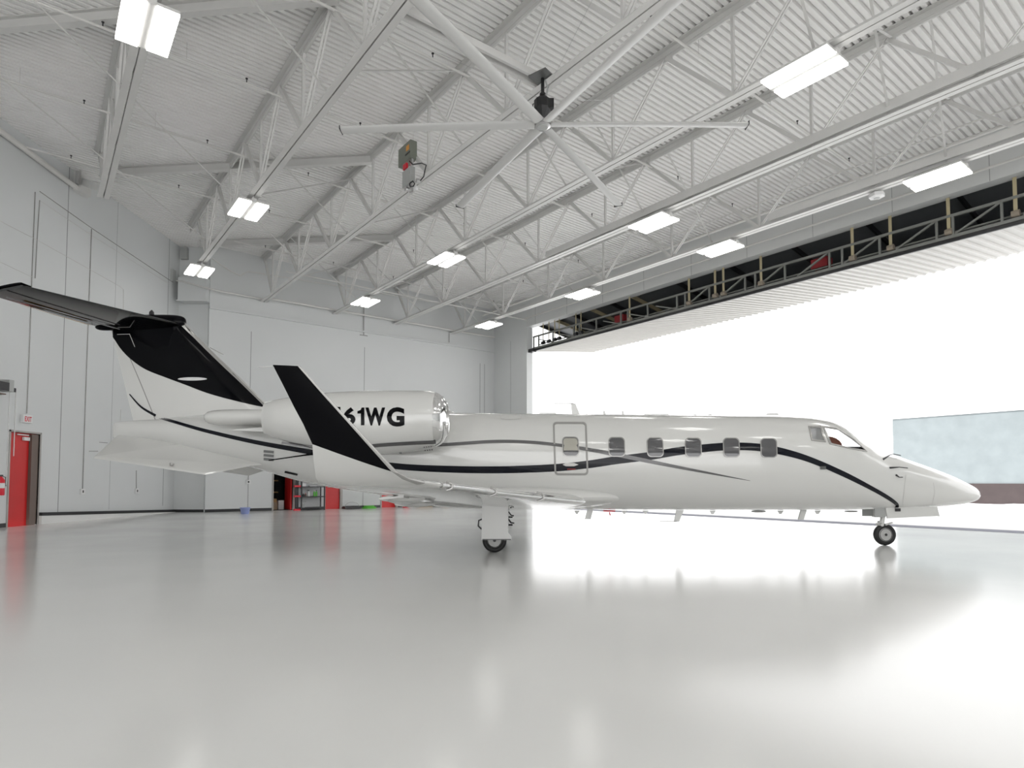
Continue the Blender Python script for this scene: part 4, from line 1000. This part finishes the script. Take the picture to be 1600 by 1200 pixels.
# antennas
def blade(x0, x1, y0, xt0, xt1, y1, nm='antenna', mt=JETW, th=.02):
    m = MB(); p = [atY(x0,y0,YJ), atY(x1,y0,YJ), atY(xt1,y1,YJ), atY(xt0,y1,YJ)]
    m.loft([[q+Vector((0,-th,0)) for q in p], [q+Vector((0,th,0)) for q in p]]); m.build(nm, mt, fus)
blade(894,906,648,892,899,630.5); blade(866,896,631.5,866,896,630.2)
for x in (944, 973): blade(x-1.5,x+3,649,x-1,x+.5,642)
for x0, x1, y in ((1004,1046,646.5),(1082,1089,647),(1105,1113,647),(1196,1217,646),(840,870,645),(914,919,646)): blade(x0,x1,y+2.5,x0+3,x1-2,y, 'low_antenna')
blade(704,708,648,703,704,641); 
m = MB(); ym = 648; 
blade(918,927,795,914,923,811); blade(1057,1068,797,1053,1061,815); blade(1030,1058,814,1032,1056,815.5); blade(1251,1260,797,1247,1255,812)
for x in (901, 975, 1008, 1113, 1219, 1277): blade(x-4,x+5,797.5,x-1,x+1.5,803,'drain_mast')
m = MB(); q = atY(952,800,YJ); m.tube([q+Vector((-.12,0,.02)), q+Vector((.12,0,.02))], .015, 6); m.tube([q, q+Vector((.02,0,-.07))], .012, 6); m.build('red_antenna', REDP, fus)
m = MB(); ellips(m, (jx(1184), YJ, jz(1184,799)), (.15,.05,.025), 8, 10); ellips(m, (jx(1328), YJ, jz(1328,799)), (.14,.05,.02), 8, 10); m.build('belly_lamp', ALU, fus, smooth=True)
# probes
for pts in (((1380,718),(1387,714),(1393,712.5),(1405,715)), ((1390,731),(1402,731.5),(1415,733)), ((1400,742),(1402,746),(1407,746))):
    m = MB(); P_ = [surf(x, y, .05 if i else 0.0) for i, (x, y) in enumerate(pts)]; m.tube(P_, [.020]+[.009]*(len(P_)-1), 6); m.build('pitot_probe', BLKP, fus)
m = MB(); stripe(m, [(1281,731,5),(1290,731,5)], 0, off=.012, n=2); m.build('static_port', DKSTEEL, fus)
m = MB(); stripe(m, [(1415,742,.6),(1413,760,.6),(1410,790,.6)], 0, off=.004, n=5); stripe(m, [(1458,754,.5),(1460,770,.5),(1456,788,.5)], 0, off=.004, n=5); 
stripe(m, [(784,647.5,.7),(784,655,.7),(813,655,.7),(813,648,.7)], 0, off=.006, n=3); m.build('panel_lines', mat('panel_line', (.42,.42,.41), .5), fus)
# ---- landing gear
RIML = mat('light_wheel_rim', (.5, .5, .49), .4, metal=.3)
def wheel(c, r, wd_, par, tire='tire', rimm=RIM):
    m = MB(); h_ = wd_/2
    m.lathe(c, (0,1,0), [(-h_*.75,r*.60),(-h_,r*.70),(-h_,r*.84),(-h_*.72,r*.96),(-h_*.3,r),(h_*.3,r),(h_*.72,r*.96),(h_,r*.84),(h_,r*.70),(h_*.75,r*.60)], 40); tr = m.build(tire, RUBBER, par, smooth=True)
    m = MB(); m.lathe(c, (0,1,0), [(-h_*.80,r*.62),(-h_*.86,r*.58),(-h_*.55,r*.50),(-h_*.45,r*.25),(-h_*.95,r*.22),(-h_*.95,r*.05)]+[(h_*.95,r*.2),(h_*.5,r*.5),(h_*.8,r*.62)], 32); rim = m.build('wheel_rim', rimm, tr, smooth=True)
    m = MB(); m.lathe(Vector(c)+Vector((0,-h_*.98,0)), (0,1,0), [(-.01,r*.10),(.01,r*.15)], 12)
    for rr_ in (.30, .56): m.tube([Vector(c)+Vector((r*rr_*math.cos(q*math.pi/12), -h_*(.62 if rr_ < .5 else .9), r*rr_*math.sin(q*math.pi/12))) for q in range(25)], .006, 5)
    for i in range(6): a_ = i*math.pi/3; m.lathe(Vector(c)+Vector((r*.38*math.cos(a_), -h_*.52, r*.38*math.sin(a_))), (0,1,0), [(-.012,r*.05),(.01,r*.05)], 8)
    m.build('hub_bolts', BLKP, rim)
for side in (0, 1):
    s_ = -1 if side == 0 else 1; Yw = YJ+s_*1.24; Xw = (773-800)/F*(YJ-1.24); zr = .222
    g = MB(); g.tube([(Xw+.02, Yw-s_*.14, .22), (Xw+.02, Yw-s_*.10, 1.0)], .055, 12); g.tube([(Xw, Yw, zr), (Xw, Yw-s_*.16, zr)], .04, 10); g.tube([(Xw+.02, Yw-s_*.12, .5), (Xw+.3, Yw-s_*.12, .95)], .03, 8); gr = g.build('main_landing_gear', JETW, jet, smooth=True)
    wheel((Xw, Yw, zr), zr, .16, gr)
    Yd = Yw+s_*.13; m = MB()
    P0 = [(Xw-.235,.235),(Xw+.31,.235),(Xw+.31,.29),(Xw+.255,.36),(Xw+.25,.93),(Xw+.20,1.03),(Xw-.20,1.03),(Xw-.225,.85)]
    m.loft([[Vector((x, Yd, z)) for x, z in P0], [Vector((x, Yd-s_*.03, z)) for x, z in P0]]); m.build('gear_door', JETW, gr)
    m = MB(); m.beam((Xw-.2, Yd+s_*.004, .86), (Xw+.24, Yd+s_*.004, .86), .006, .015); m.beam((Xw-.22, Yd+s_*.004, .245), (Xw+.30, Yd+s_*.004, .245), .006, .014); m.build('door_seam', BLKP, gr)
    m = MB(); m.tube([(Xw-.20,Yw,.62),(Xw-.29,Yw,.58),(Xw-.30,Yw,.48),(Xw-.24,Yw,.42)], .015, 6); m.tube([(Xw+.24,Yw,.62),(Xw+.30,Yw,.54),(Xw+.36,Yw,.53)], .015, 6); m.tube([(Xw+.24,Yw,.50),(Xw+.33,Yw,.50)], .018, 6); m.build('brake_line', BLKP, gr)
    m = MB(); m.box((Xw+.24, Yw-.12, .88), (Xw+.38, Yw+.12, 1.0)); m.build('wheel_well_opening', BLKP, gr)
Xn = jx(1379); zn = .218
g = MB(); g.tube([(Xn-.06, YJ, .40), (Xn+.02, YJ, .80)], .045, 12); g.tube([(Xn-.09,YJ-.09,.42),(Xn-.09,YJ+.09,.42)], .035, 8)
g.beam((Xn-.06, YJ+.09, .46), (Xn, YJ+.09, zn), .03, .05); g.beam((Xn-.06, YJ, .40), (Xn-.06, YJ+.09, .47), .05, .05)
g.tube([(Xn-.02,YJ-.07,.42),(Xn+.12,YJ-.07,.46)], .02, 6); g.tube([(Xn,YJ-.05,zn),(Xn,YJ+.1,zn)], .025, 8)
gr = g.build('nose_landing_gear', JETW, jet, smooth=True)
wheel((Xn, YJ, zn), zn, .12, gr, rimm=RIML)
for s in (-1, 1):
    m = MB(); P0 = [(jx(1372),.56),(jx(1448),.605),(jx(1452),.60),(jx(1449),.79),(jx(1405),.80),(jx(1370),.80)]; m.loft([[Vector((x, YJ+s*.24, z)) for x, z in P0], [Vector((x, YJ+s*.265, z)) for x, z in P0]]); m.build('nose_gear_door', JETW, gr)
    m = MB(); m.box((jx(1355), YJ+s*.2, .58), (jx(1371), YJ+s*.23, .76)); m.build('rear_gear_door', GREYBOX, gr)
m = MB(); m.box((jx(1384), YJ-.30, .70), (jx(1391), YJ-.26, .76)); m.build('door_latch', BLKP, gr)
